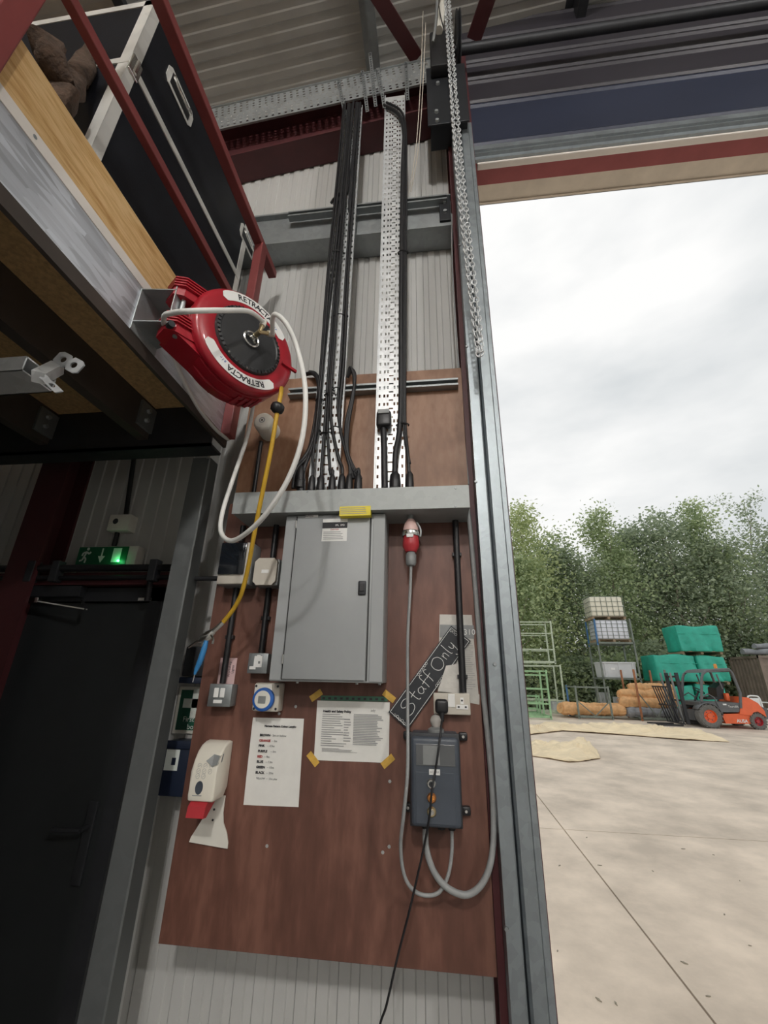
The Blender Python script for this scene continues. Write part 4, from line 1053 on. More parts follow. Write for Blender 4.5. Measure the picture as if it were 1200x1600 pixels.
# ------------------------------------------------------------------ paper notices
def sheet_quad(par, name, corners, Yp, mt, th=.0008, n=8, amp=.0):
    m_ = MB(); tl, tr_, br_, bl_ = [P(px, py, Yp) for px, py in corners]; V = []
    for side in (0, 1):
        g_ = [[None] * (n + 1) for _ in range(n + 1)]
        for i in range(n + 1):
            for j in range(n + 1):
                u, v = j / n, i / n
                q_ = (tl * (1 - u) + tr_ * u) * (1 - v) + (bl_ * (1 - u) + br_ * u) * v
                q_.y -= th * side + amp * (.5 + .5 * noise.noise(Vector((q_.x * 25, 3.1, q_.z * 18)))) * min(1, 4 * v + .2)
                g_[i][j] = m_.bm.verts.new(q_)
        V.append(g_)
        for i in range(n):
            for j in range(n):
                f_ = (g_[i][j], g_[i][j + 1], g_[i + 1][j + 1], g_[i + 1][j])
                m_.bm.faces.new(f_ if side else f_[::-1])
    return m_.build(name, mt, par, 60, recalc=False)
nt_ = thing('length_notice', 'white portrait paper listing colours and lengths', 'notice', P(428, 1260, BY))
sheet_quad(nt_, 'sheet', [(395.5, 1121), (475, 1123), (466.5, 1261), (380.5, 1257.5)], BY - .0003, 'paper', .0008, 10, .002)
YN = BY - .0042
text('title', 'Harness Pattern Colour Lengths', .0098, MXZ(P(438, 1135, YN)), 'ink', nt_, bold=.0003)
rows = [('BROWN', 'ink', ' \u2013 2m or below', 1148.5), ('ORANGE', 'ink_red', ' \u2013 3m', 1157), ('PINK', 'ink', ' \u2013 4.5m', 1165), ('PURPLE', 'ink', ' \u2013 6m', 1173.5), ('RED', 'ink_red', ' \u2013 9m', 1182), ('BLUE', 'ink', ' \u2013 12m', 1190), ('GREEN', 'ink', ' \u2013 15m', 1198.5), ('BLACK', 'ink', ' \u2013 20m', 1207)]
for w_, mt_, rest, py in rows:
    q_ = P(406 - (py - 1148) * .115, py, YN)
    text('line', w_, .0112, MXZ(q_), mt_, nt_, 'LEFT', bold=.0004)
    text('line', rest, .0108, MXZ(q_ + Vector((.0078 * len(w_) + .001, 0, 0))), 'ink_grey', nt_, 'LEFT')
q_ = P(400, 1216, YN); text('line', 'YELLOW  \u2013  25m plus', .009, MXZ(q_), 'ink_grey', nt_, 'LEFT')

hs_ = thing('policy_notice', 'white landscape policy notice in a clear punched pocket taped to the board', 'notice', P(548, 1190, BY))
sheet_quad(hs_, 'sheet', [(496, 1094.5), (609, 1097.5), (607.5, 1192), (490.5, 1187.5)], BY - .0003, 'paper', .0008, 10, .0015)
gs = sheet_quad(hs_, 'punched_strip', [(502, 1086.5), (606, 1088.5), (605.5, 1096.5), (501.5, 1094.5)], BY - .0003, 'strip_green', .0012, 4)
sl_ = MB()
for k in range(11):
    q_ = P(506 + 9.2 * k, 1090.8 + .2 * k, BY - .0016); sl_.box(q_.x - .006, q_.x + .005, q_.y - .0003, q_.y, q_.z - .004, q_.z + .004)
sl_.build('punch_holes', 'ink', gs)
YH = BY - .004
text('title', 'Health and Safety Policy', .0115, MXZ(P(505, 1111, YH)), 'ink', hs_, 'LEFT', bold=.0004)
text('logo', 'ady', .014, MXZ(P(583, 1110, YH)), 'ink_grey', hs_)
a = P(504, 1114, YH); b = P(547, 1168, YH); print_lines(hs_, a.x, b.x, b.z, a.z, 15, YH + .0005, 'ink_grey', 11, .35, .3)
a = P(538, 1122, YH); b = P(549, 1160, YH); print_lines(hs_, a.x, b.x, b.z, a.z, 9, YH + .0003, 'ink_grey', 12, .35, .5)
a = P(553, 1115, YH); b = P(600, 1166, YH); print_lines(hs_, a.x, b.x, b.z, a.z, 19, YH + .0004, 'ink_grey', 13, .55, .72)
a = P(503, 1168, YH); b = P(560, 1177, YH); print_lines(hs_, a.x, b.x, b.z, a.z, 4, YH + .0004, 'ink_grey', 14, .35, .4)
for (px, py, an, where) in ((494, 1086.5, 35, 'upper left'), (608, 1088, -35, 'upper right'), (489, 1186, -45, 'lower left'), (606, 1189.5, 40, 'lower right')):
    q_ = P(px, py, BY - .0035); M2 = MXZ(q_, math.radians(an))
    t_ = MB().box(-.026, .026, -.012, .012, 0, .0008, 0, M=M2); t_ = t_.build('tape', 'tape', hs_)

# papers behind the slate, header reads 310
pp = thing('site_notice', 'crumpled white printed notice headed 310 behind the slate sign', 'notice', P(715, 1098, BY))
sheet_quad(pp, 'sheet', [(687, 960), (737, 961), (748, 1090), (684, 1082)], BY - .0003, 'paper_old', .0008, 10, .003)
sheet_quad(pp, 'flap', [(733, 1083), (749, 1085), (749, 1101), (733, 1098)], BY - .0003, 'paper_old', .0008, 4, .002)
sheet_quad(pp, 'header_band', [(687.5, 976), (740, 977), (741, 998), (687, 996)], BY - .0038, 'box_grey', .0004, 4)
text('lettering', '310', .032, MXZ(P(733.5, 988, BY - .006)), 'label_white', pp)
a = P(724, 1004, BY - .005); b = P(744, 1078, BY - .005); print_lines(pp, a.x, b.x, b.z, a.z, 22, BY - .0045, 'ink_grey', 17, .22, .6)
sheet_quad(pp, 'torn_sheet', [(697, 1040), (718, 1037), (716, 1084), (684, 1080)], BY - .0135, 'paper_old', .0008, 8, .006)

# slate sign reading Staff Only
sg = thing('slate_sign', 'tilted black slate sign reading Staff Only in chalk', 'sign', P(637, 1141, BY))
YS = BY - .0115
c_bl, c_tl, c_tr, c_br = P(637, 1141, YS), P(607, 1112, YS), P(705, 978, YS), P(735.5, 1001, YS)
uvec = ((c_tr - c_tl) + (c_br - c_bl)) / 2; SL = uvec.length; uvec.normalize()
vvec = ((c_tl - c_bl) + (c_tr - c_br)) / 2; SW = vvec.length; vvec = Vector((-uvec.z, 0, uvec.x)); org_ = (c_bl + c_tl + c_tr + c_br) / 4 - uvec * SL / 2 - vvec * SW / 2
def SP(u, v, w=0.0): return org_ + uvec * (u * SL) + vvec * (v * SW) + Vector((0, -w, 0))
MB().prism([SP(0, 0), SP(1, 0), SP(1, 1), SP(0, 1)], (0, .005, 0)).build('slate', 'slate', sg)
ck = MB()
for (a, b) in (((.015, .05), (.985, .05)), ((.985, .05), (.985, .95)), ((.985, .95), (.015, .95)), ((.015, .95), (.015, .05))):
    ck.tube([SP(*a, .0006), SP(*b, .0006)], .0011, 5)
for (u0, v0, n_) in ((.02, .25, 5), (.44, .92, 6), (.47, .08, 6), (.96, .4, 5)):
    for i in range(n_):
        uu = u0 + (.025 * i if v0 > .9 or v0 < .1 else .006 * (i % 2)); vv = v0 if (v0 > .9 or v0 < .1) else v0 + .12 * i
        ck.tube([SP(uu + .012 * math.cos(t), vv + .05 * math.sin(t), .0006) for t in [k * PI / 3 for k in range(6)]], .0008, 4, closed=True)
ck.build('chalk_border', 'chalk', sg)
LET = [  # handwriting strokes, u along the slate and v across
 [(.20, .74), (.17, .80), (.13, .78), (.11, .68), (.13, .58), (.18, .52), (.205, .42), (.19, .28), (.14, .22), (.09, .27)],
 [(.265, .82), (.262, .5), (.27, .33), (.29, .30)], [(.235, .62), (.30, .64)],
 [(.365, .55), (.335, .58), (.315, .48), (.325, .36), (.35, .34), (.37, .46), (.372, .56), (.372, .40), (.385, .33)],
 [(.455, .78), (.435, .84), (.42, .76), (.42, .45), (.415, .28)], [(.395, .56), (.455, .58)],
 [(.52, .78), (.50, .84), (.485, .76), (.485, .45), (.48, .28)], [(.46, .56), (.52, .58)],
 [(.63, .80), (.585, .72), (.575, .50), (.60, .32), (.65, .30), (.685, .46), (.68, .68), (.645, .80), (.61, .78)],
 [(.715, .60), (.718, .34)], [(.718, .50), (.735, .60), (.752, .56), (.755, .34)],
 [(.79, .88), (.785, .55), (.79, .34), (.80, .33)],
 [(.825, .60), (.828, .45), (.845, .40), (.86, .48)], [(.868, .62), (.862, .40), (.85, .16), (.825, .10), (.81, .18)]]
wr = MB()
for st_ in LET: wr.tube(sp([SP(u, v, .0008) for u, v in st_], 4), .0013, 5)
wr.build('chalk_writing', 'chalk', sg)

# ------------------------------------------------------------------ double socket and plug
x0, x1, z0, z1 = rect(677.5, 1083, 735, 1117, 1.762)
ds = thing('double_socket', 'grey metal double wall socket below the slate sign', 'socket', ((x0 + x1) / 2, 1.78, z0))
MB().box(x0 + .004, x1 - .004, 1.770, BY - .012, z0 + .004, z1 - .004, .004).build('back_box', 'box_grey', ds)
MB().box(x0, x1, 1.762, 1.770, z0, z1, .006, 3).build('face_plate', 'beige_plastic', ds, 40)
q = P(722, 1101, 1.762)
so = MB(); so.box(q.x - .006, q.x + .006, 1.7595, 1.762, q.z + .002, q.z + .024); so.box(q.x - .022, q.x + .022, 1.7595, 1.762, q.z - .016, q.z - .0005)
so.build('outlet', 'label_white', ds)
for dx, dzz in ((0, .014), (-.013, -.008), (.013, -.008)):
    MB().box(q.x + dx - .0035, q.x + dx + .0035, 1.7588, 1.7594, q.z + dzz - .003, q.z + dzz + .003).build('pin_hole', 'ink', ds)
q = P(705, 1096, 1.762); MB().box(q.x - .012, q.x + .014, 1.759, 1.762, q.z - .02, q.z + .026, .002).build('tag', 'label_white', ds)
q = P(690, 1104, 1.745)
bp2 = thing('black_plug', 'black three pin plug pushed into the double socket', 'plug', (q.x, 1.745, q.z - .03))
MB().box(q.x - .024, q.x + .024, 1.730, 1.7615, q.z - .024, q.z + .026, .012, 3).build('body', 'black_plastic', bp2, 50)
MB().tube([(q.x, 1.738, q.z - .02), (q.x, 1.735, q.z - .05)], [.011, .007], 10).build('strain_relief', 'black_plastic', bp2, 50)
cable([(q.x, 1.735, q.z - .05), P(690, 1130, 1.70), P(686, 1165, 1.662), P(680, 1205, 1.662), P(675, 1235, 1.648), P(671, 1275, 1.655), P(665, 1310, 1.68), P(652, 1370, 1.70), P(638, 1430, 1.71), P(620, 1500, 1.72), P(604, 1570, 1.73), P(590, 1625, 1.74), (P(575, 1680, 1.75).x, 1.77, .35)], .0036, 'thin black flex trailing from the plug over the control box to the floor', gland=False)

# ------------------------------------------------------------------ dark control box
x0, x1, z0, z1 = rect(642, 1148, 719, 1293, 1.685)
cbx = thing('control_box', 'dark blue-grey control box with three knobs and a screen', 'control box', ((x0 + x1) / 2, 1.74, z0))
MB().box(x0 - .002, x1 + .002, 1.70, BY, z0 - .003, z1 + .003, .014, 3).build('body', 'ctrl_blue', cbx, 40)
MB().box(x0, x1, 1.672, 1.70, z0, z1 - .006, .014, 3).build('lid', 'ctrl_blue', cbx, 40)
MB().box(x0 - .004, x1 + .004, 1.696, 1.704, z0 - .004, z1 + .004, .004).build('seal_rim', 'dark_steel', cbx, 40)
a0_, a1_, b0_, b1_ = rect(650, 1163, 711, 1197, 1.672)
sc_ = MB().box(a0_, a1_, 1.6695, 1.6722, b0_, b1_, .001).build('screen', 'ctrl_screen', cbx)
a0_, a1_, b0_, b1_ = rect(661, 1165, 687, 1195, 1.67)
MB().box(a0_, a1_, 1.6688, 1.6695, b0_, b1_).build('screen_inset', 'box_grey', sc_)
a0_, a1_, b0_, b1_ = rect(650, 1207, 711, 1288, 1.672)
MB().box(a0_, a1_, 1.6705, 1.6722, b0_, b1_, .001).build('front_panel', 'ctrl_blue', cbx)
a0_, a1_, b0_, b1_ = rect(670.5, 1202, 687.5, 1211, 1.67)
lb = MB().box(a0_, a1_, 1.669, 1.6704, b0_, b1_).build('tag', 'label_white', cbx)
text('lettering', 'AC VAR', .009, MXZ(((a0_ + a1_) / 2, 1.6685, (b0_ + b1_) / 2)), 'ink_grey', lb)
for (px, py, mt_) in ((674, 1225, 'chrome'), (674.5, 1247, 'copper'), (674.5, 1269, 'brass')):
    q_ = P(px, py, 1.668)
    kn = MB().lathe([(.006, -.004), (.012, -.004), (.0155, .0), (.0155, .003), (0, .003)], q_, (0, 1, 0), 20).build('knob_ring', mt_, cbx, 40)
    MB().lathe([(0, -.010), (.007, -.010), (.009, -.004), (.009, 0)], q_, (0, 1, 0), 14).build('knob', {'chrome': 'dark_steel', 'copper': 'amber_lamp', 'brass': 'clear_lamp'}[mt_], kn, 40)
for (px, py) in ((724, 1152), (729, 1270), (637, 1264), (636, 1150)):
    q_ = P(px, py, 1.76)
    lg = MB().box(q_.x - .016, q_.x + .016, 1.775, BY, q_.z - .014, q_.z + .014, .006).build('mounting_lug', 'black_plastic', cbx, 40)
    MB().lathe([(0, -.004), (.005, -.004), (.006, 0)], (q_.x, 1.775, q_.z), (0, 1, 0), 8).build('screw', 'chrome', lg)
for xg in (P(665, 1296, 1.735).x, P(706, 1296, 1.74).x, P(690, 1296, 1.74).x):
    MB().lathe([(.012, .0), (.014, .004), (.014, .016), (0, .016)], (xg, 1.737, z0 - .018), (0, 0, 1), 12).build('cable_gland', 'black_plastic', cbx, 40)
q = P(681, 1136, 1.735)
bc = thing('beacon_lamp', 'small clear bulb lamp on top of the control box', 'lamp', (q.x, 1.735, z1))
MB().lathe([(.030, z1 - .0), (.030, z1 + .012), (.018, z1 + .02), (0, z1 + .02)], (q.x, 1.735, 0), (0, 0, 1), 20).build('base', 'box_grey', bc, 40)
MB().lathe([(.013, z1 + .018), (.020, z1 + .034), (.021, z1 + .044), (.014, z1 + .057), (0, z1 + .062)], (q.x, 1.735, 0), (0, 0, 1), 20).build('globe', 'clear_lamp', bc, 60)

# ------------------------------------------------------------------ soap dispenser
fx0, fx1 = P(291, 1252, 1.69).x, P(332, 1252, 1.69).x
sz0 = P(312, 1254, 1.69).z; sz1 = P(362, 1149, BY).z - .015
sdp = thing('soap_dispenser', 'cream wall soap dispenser with a red push lever', 'dispenser', ((fx0 + fx1) / 2, 1.75, sz0 - .1))
hgt = sz1 - sz0
prof = [(1.692, sz0 + .004), (1.688, sz0 + .02), (1.692, sz0 + hgt * .5), (1.700, sz0 + hgt * .70), (1.716, sz0 + hgt * .84), (1.738, sz0 + hgt * .94), (1.765, sz0 + hgt * .99), (1.785, sz1), (BY, sz1 - .004), (BY, sz0 + .03), (1.775, sz0), (1.70, sz0)]
bd = MB(); bd.prism([(fx0, y, z) for y, z in prof], (fx1 - fx0, 0, 0))
bmesh.ops.bevel(bd.bm, geom=[e for e in bd.bm.edges if abs(e.verts[0].co.x - e.verts[1].co.x) < 1e-6], offset=.008, segments=3, affect='EDGES', profile=.5)
bd.build('cover', 'cream_plastic', sdp, 35)
def disp_y(z):
    for (ya, za), (yb, zb_) in zip(prof[1:7], prof[2:8]):
        if za <= z <= zb_: return ya + (yb - ya) * (z - za) / (zb_ - za)
    return 1.69
wz = sz0 + hgt * .66
wi = MB(); wp = []
for (fx, fz) in ((fx1 - .048, .69), (fx1 - .022, .60), (fx1 - .002, .63), (fx1 - .002, .78), (fx1 - .026, .80)):
    z_ = sz0 + hgt * fz; wp.append((fx, disp_y(z_) - .005, z_))
wi.face(wp); wi.face([(fx1 - .002, disp_y(sz0 + hgt * .63), sz0 + hgt * .63), (fx1 + .001, 1.722, sz0 + hgt * .66), (fx1 + .001, 1.73, sz0 + hgt * .80), (fx1 - .002, disp_y(sz0 + hgt * .78), sz0 + hgt * .78)])
wi.build('level_window', 'box_grey', sdp, recalc=False)
q = Vector(((fx0 + fx1) / 2 - .008, 1.6865, sz0 + hgt * .24))
ov = MB(); ov.prism([(q.x + .014 * math.cos(t), q.y, q.z + .021 * math.sin(t)) for t in [2 * PI * k / 20 for k in range(20)]], (0, .004, 0)); ov.build('sensor_oval', 'ctrl_blue', sdp)
ic = MB()
for r_ in range(3):
    for k in range(3 if r_ < 2 else 2):
        zc_ = sz0 + hgt * (.60 - .085 * r_)
        cx_ = fx0 + .028 + .022 * k
        ic.tube([(cx_ + .0075 * math.cos(t), disp_y(zc_) - .0008, zc_ + .0085 * math.sin(t)) for t in [k2 * PI / 4 for k2 in range(8)]], .0006, 4, closed=True)
        ic.tube([(cx_ - .004, disp_y(zc_) - .0008, zc_ - .003), (cx_ + .004, disp_y(zc_) - .0008, zc_ + .003)], .0006, 4)
ic.build('icon_print', 'ink_grey', sdp)
MB().box(fx0 + .02, fx0 + .055, 1.6868, 1.6885, sz0 + hgt * .105, sz0 + hgt * .12).build('brand_print', 'ink_grey', sdp)
lv = MB(); lv.prism([(fx0 + .012, 1.70, sz0), (fx0 + .012, 1.685, sz0 - .012), (fx0 + .012, 1.680, sz0 - .045), (fx0 + .012, 1.70, sz0 - .047), (fx0 + .012, 1.765, sz0)], (.066, 0, 0)); lv.build('lever', 'plug_red', sdp)
bx = (fx0 + fx1) / 2
outline = [(-.036, 0), (.036, 0), (.036, -.055), (.042, -.085), (.060, -.115), (.070, -.145), (.070, -.162), (-.080, -.150), (-.076, -.135), (-.055, -.10), (-.040, -.075), (-.036, -.05)]
bp3 = MB(); zb3 = sz0 + .02
def fl(dz): return BY - .008
bp3.prism([(bx + .012 + x, fl(z_), zb3 + z_ - .02) for x, z_ in outline], (0, .005, 0))
bp3.build('drip_plate', 'white_plastic', sdp)
for dzz in (-.045, -.078):
    MB().lathe([(0, -.002), (.0035, -.002), (.004, 0)], (bx + .012, BY - .0085, zb3 + dzz - .02), (0, 1, 0), 8).build('screw', 'dark_steel', sdp)

# ------------------------------------------------------------------ on the wall left of the board
x0, x1, z0, z1 = rect(274, 1073, 334, 1147, WY - .012)
fa = thing('first_aid_sign', 'green first aid sign with white cross between the post and the board', 'sign', ((x0 + x1) / 2, WY - .01, z0))
MB().box(x0, x1, WY - .010, WY - .006, z0, z1, .001).build('plate', 'white_plastic', fa)
MB().box(x0 + .014, x1 - .014, WY - .0112, WY - .010, z0 + .014, z1 - .014).build('green_field', 'aid_green', fa)
xm = (x0 + x1) / 2 ; zm = z0 + (z1 - z0) * .64; s_ = .020
cr_ = MB(); cr_.box(xm - s_ * .95, xm + s_ * .95, WY - .0122, WY - .0114, zm - s_ * 3, zm + s_ * 3); cr_.box(xm - s_ * 3, xm + s_ * 3, WY - .0122, WY - .0114, zm - s_ * .95, zm + s_ * .95)
cr_.build('cross', 'exit_white', fa)
text('lettering', 'First aid\nbox', .030, MXZ((xm, WY - .012, z0 + (z1 - z0) * .22)), 'exit_white', fa)
x0, x1, z0, z1 = rect(252, 1158, 300, 1246, 1.90)
nb = thing('first_aid_box', 'dark navy box with a white label under the first aid sign', 'box', ((x0 + x1) / 2, 1.95, z0))
MB().box(x0, x1 + .05, 1.90, WY - .005, z0, z1, .008).build('body', 'navy_box', nb, 40)
MB().box(x0 - .003, x1 + .053, 1.893, 1.90, z0 + (z1 - z0) * .86, z1 + .003, .003).build('lid_edge', 'navy_box', nb, 40)
a0_, a1_, b0_, b1_ = rect(258, 1171, 279, 1204, 1.899)
lw = MB().box(a0_, a1_, 1.8985, 1.90, b0_, b1_).build('label_plate', 'exit_white', nb)
MB().box(a0_ + .03, a1_ - .012, 1.8978, 1.8985, b0_ + .02, b1_ - .03).build('label_field', 'navy_box', lw)
x0, x1, z0, z1 = rect(286, 1010, 325, 1068, 1.93)
dk = thing('glove_box', 'small dark grey box on the wall behind the blow gun', 'box', ((x0 + x1) / 2, 1.95, z0))
MB().box(x0, x1, 1.93, WY - .005, z0 + .03, z1, .006).build('body', 'dark_steel', dk, 40)
MB().box(x0 - .002, x1 + .002, 1.92, WY - .005, z0, z0 + .026, .004).build('tray', 'navy_box', dk, 40)

# exit sign over the door
x0, x1, z0, z1 = rect(120, 853, 212, 883, 1.92)
es = thing('exit_sign', 'green running-man emergency exit sign with a lit green lamp', 'exit sign', ((x0 + x1) / 2, 1.95, z0))
MB().box(x0, x1, 1.925, 1.985, z0, z1, .004).build('housing', 'white_plastic', es, 40)
MB().box(x0 + .002, x1 - .05, 1.923, 1.925, z0 + .004, z1 - .004).build('green_panel', 'exit_green', es)
def ex(u, v): return (x0 + (x1 - x0) * u, 1.9222, z0 + (z1 - z0) * v)
rm_ = MB()
rm_.prism([(ex(.165, .86)[0] + .008 * math.cos(t), 1.9222, ex(.165, .86)[2] + .008 * math.sin(t)) for t in [2 * PI * k / 10 for k in range(10)]], (0, .0006, 0))
for pl_ in ([(.155, .72), (.125, .45)], [(.155, .70), (.20, .60), (.225, .70)], [(.155, .70), (.10, .66), (.085, .50)], [(.125, .45), (.165, .34), (.155, .14)], [(.125, .45), (.105, .28), (.06, .24)]):
    for a_, b_ in zip(pl_, pl_[1:]): rm_.bar(ex(*a_), ex(*b_), .009, .0006, (0, 1, 0))
rm_.build('running_man', 'exit_white', es)
ar = MB(); ar.bar(ex(.42, .88), ex(.42, .45), .008, .0006, (0, 1, 0)); ar.prism([ex(.36, .48), ex(.48, .48), ex(.42, .14)], (0, .0006, 0)); ar.build('arrow', 'exit_white', es)
MB().box(ex(.60, 0)[0], ex(.74, 0)[0], 1.922, 1.9228, z0 + .016, z1 - .012).build('door_symbol', 'exit_white', es)
q = P(184, 876, 1.918); MB().lathe([(0, -.004), (.005, -.002), (.006, .004)], q, (0, 1, 0), 12).build('status_lamp', 'led_green', es, 60)
gl = bpy.data.lights.new('status_glow', 'POINT'); gl.energy = .05; gl.color = (.1, 1, .3); gl.shadow_soft_size = .01
glo = bpy.data.objects.new('status_glow', gl); COL.objects.link(glo); glo.parent = es; glo.location = q + Vector((0, -.02, 0)) - ORG[es.name]
x0, x1, z0, z1 = rect(170, 804, 203, 829, 1.94)
ej = thing('wall_box', 'small white square box above the exit sign', 'junction box', ((x0 + x1) / 2, 1.96, z0))
MB().box(x0, x1, 1.935, WY - .004, z0, z1, .005).build('body', 'white_plastic', ej, 40)
MB().lathe([(0, -.002), (.014, -.002), (.016, 0)], ((x0 + x1) / 2 - .02, 1.935, (z0 + z1) / 2 + .006), (0, 1, 0), 16).build('knockout', 'dark_steel', ej)
conduit([P(209, 716, 1.975), P(197, 803, 1.975)], .012, 'black conduit down the dark wall to the small white box')
conduit([P(184, 830, 1.975), P(178, 853, 1.975)], .012, 'short black conduit between the white box and the exit sign')
conduit([P(236, 900, 1.87), P(230, 938, 1.90)], .014, 'short black pipe over the exit door corner')
a = P(40, 888, 1.87); b = P(272, 888, 1.87)
pw = thing('wall_pipe', 'black pipe with clips running along above the exit door', 'pipe', (a.x, 1.87, a.z))
MB().tube([(-2.6, 1.86, a.z), (-1.19, 1.86, b.z)], .018, 12).build('pipe', 'black_plastic', pw, 50)
MB().tube([(-2.6, 1.865, a.z - .05), (-1.19, 1.865, b.z - .045)], .012, 12).build('lower_pipe', 'black_plastic', pw, 50)
for px in (50, 88, 240):
    q = P(px, 890, 1.85); MB().box(q.x - .02, q.x + .02, 1.835, 1.88, a.z - .075, a.z + .03, .004).build('clip', 'dark_steel', pw)

# ------------------------------------------------------------------ chain hoist of the overhead door
hx0, hx1, hz0_, hz1_ = rect(667, 103, 716, 193, 1.66)
hg = thing('hoist_plate', 'black bolted steel bearing plate above the door track', 'bearing plate', ((hx0 + hx1) / 2, 1.69, hz0_))
MB().box(hx0, hx1 + .06, 1.66, 1.672, hz0_, hz1_, .003).build('plate', 'hoist_black', hg)
MB().box(hx0 + .02, hx1 + .05, 1.672, 1.83, hz0_ + .04, hz0_ + .16).build('stand_off', 'hoist_black', hg)
for (px, py) in ((685, 115), (684, 132), (682, 176), (683, 190)):
    MB().lathe([(0, -.014), (.012, -.014), (.014, 0)], P(px, py, 1.66), (0, 1, 0), 6).build('bolt', 'galv', hg)
a0_, a1_, b0_, b1_ = rect(672, 50, 702, 104, 1.60)
MB().box(a0_, a1_ + .03, 1.59, 1.66, b0_, b1_, .012).build('gear_cover', 'black_plastic', hg, 40)
wc = P(712, 25, 1.60); zsh = zs
hw_ = thing('chain_wheel', 'large black chain wheel at the end of the shutter shaft', 'chain wheel', (.25, 1.60, zsh - .2))
MB().lathe([(0, -.02), (.03, -.02), (.03, -.008), (.17, -.008), (.20, -.016), (.205, -.01), (.185, 0), (.205, .01), (.20, .016), (.17, .008), (.03, .008), (.03, .02), (0, .02)], (.262, 1.70, zsh), (1, 0, 0), 40).build('wheel', 'dark_steel', hw_, 40)
q = P(690, 22, 1.56)
mo = thing('limit_switch', 'pale round limit switch on the hoist under the roof', 'switch', q)
MB().tube([P(693, -4, 1.60), P(690, 20, 1.58), P(686, 48, 1.57)], [.018, .03, .026], 14).build('body', 'white_plastic', mo, 50)
MB().tube(sp([P(683, -4, 1.54), P(682, 20, 1.53), P(679, 50, 1.54), P(676, 66, 1.56)], 5), .010, 8).build('flex', 'box_grey', mo, 60)
MB().tube(sp([P(686, 10, 1.52), P(689, 28, 1.50), P(694, 46, 1.52)], 5), .004, 6).build('wire', 'black_plastic', mo, 60)

chn = thing('hoist_chain', 'long galvanised hand chain hanging beside the door track', 'chain', P(745, 540, 1.55))
def link_mesh():
    m_ = MB(); R_, r_ = .0108, .0038; pts_ = []
    for k in range(5): an = PI * k / 4; pts_.append((R_ * math.cos(an), 0, .0075 + R_ * math.sin(an)))
    for k in range(5): an = PI + PI * k / 4; pts_.append((R_ * math.cos(an), 0, -.0075 + R_ * math.sin(an)))
    m_.tube(pts_, r_, 4, closed=True)
    me = bpy.data.meshes.new('link'); m_.bm.to_mesh(me); m_.bm.free(); me.materials.append(MT['galv_bright']); me.shade_smooth(); return me
LKM = link_mesh()
sA, sB = P(696, -40, 1.56), P(745, 540, 1.56)
xA, xB = P(703, 60, 1.56).x, P(744, 500, 1.56).x
path = [Vector((xA - .015, 1.56, 6.55)), Vector((xA - .015, 1.56, P(720, 250, 1.56).z)), Vector((xB - .008, 1.555, sB.z + .06)), Vector((xB, 1.55, sB.z)), Vector((xB + .012, 1.555, sB.z + .06)), Vector((xA + .014, 1.57, P(725, 250, 1.56).z)), Vector((xA + .014, 1.57, 6.55))]
dense = sp(path, 160); acc = 0; nlk = 0; last = dense[0]; pitch_ = .0300
for i in range(1, len(dense)):
    acc += (dense[i] - last).length; last = dense[i]
    if acc >= pitch_:
        acc -= pitch_; t_ = (dense[i] - dense[i - 1]).normalized()
        if dense[i].z > 6.5: continue
        Mq = t_.to_track_quat('Z', 'Y').to_matrix().to_4x4() @ Matrix.Rotation(PI / 2 * (nlk % 2) + .5, 4, 'Z')
        lk = bpy.data.objects.new('link', LKM); COL.objects.link(lk); lk.parent = chn
        lk.matrix_local = Matrix.Translation(dense[i] - ORG[chn.name]) @ Mq; nlk += 1
for k, (pts_) in enumerate(([P(661, 18, 1.58), P(657, 130, 1.62), P(650, 230, 1.68), P(639, 302, 1.80)], [P(665, 36, 1.58), P(661, 130, 1.62), P(654, 230, 1.68), P(642, 300, 1.80)])):
    o = MB().tube(sp([Vector(p_) for p_ in pts_], 6), .0028, 6).build('guide_rope', 'rope', None, 60)
    tag(o, 'thin pale rope to the upper strut, ' + ('farther from' if k == 0 else 'nearer to') + ' the black bearing plate', 'rope', 'ropes from the hoist')

# ================================================================== OUT IN THE YARD
mat('tarp_beige', (0.80, 0.67, 0.46), 0.8, 0, .15, 4, 1.0, 4, stretch=(.5, 1.6, 1))
mat('roll_brown', (0.68, 0.39, 0.18), 0.75, 0, .22, 6, .4, 20)
mat('roll_grey', (0.26, 0.27, 0.285), 0.75, 0, .2, 6, .4, 20)
mat('cover_green', (0.03, 0.40, 0.29), 0.5, 0, .15, 4, .3, 10)
mat('stillage_green', (0.30, 0.50, 0.28), 0.6, 0.1, .25, 8)
mat('stillage_pale', (0.50, 0.57, 0.44), 0.6, 0.1, .25, 8)
mat('stillage_dark', (0.19, 0.22, 0.19), 0.6, 0.2, .3, 8)
mat('stillage_orange', (0.36, 0.15, 0.07), 0.7, 0.1, .3, 8)
mat('stillage_blue', (0.06, 0.17, 0.36), 0.6, 0, .15, 8)
mat('ibc_cream', (0.85, 0.81, 0.66), 0.4, 0, .06, 4)
mat('ibc_white', (0.84, 0.86, 0.93), 0.4, 0, .06, 4)
mat('tub_grey', (0.60, 0.62, 0.63), 0.5, 0, .06, 4)
mat('pallet_wood', (0.30, 0.22, 0.14), 0.85, 0, .25, 14)
mat('rust_brown', (0.24, 0.19, 0.155), 0.7, 0.1, .25, 3)
mat('fork_orange', (0.80, 0.13, 0.035), 0.4, 0, .08, 5, coat=.3)
mat('fork_grey', (0.12, 0.125, 0.13), 0.5, 0, .15, 8)
mat('tyre', (0.15, 0.145, 0.135), 0.85, 0, .25, 20, .3, 60)
mat('bark', (0.30, 0.27, 0.21), 0.9, 0, .3, 12, .3, 30)
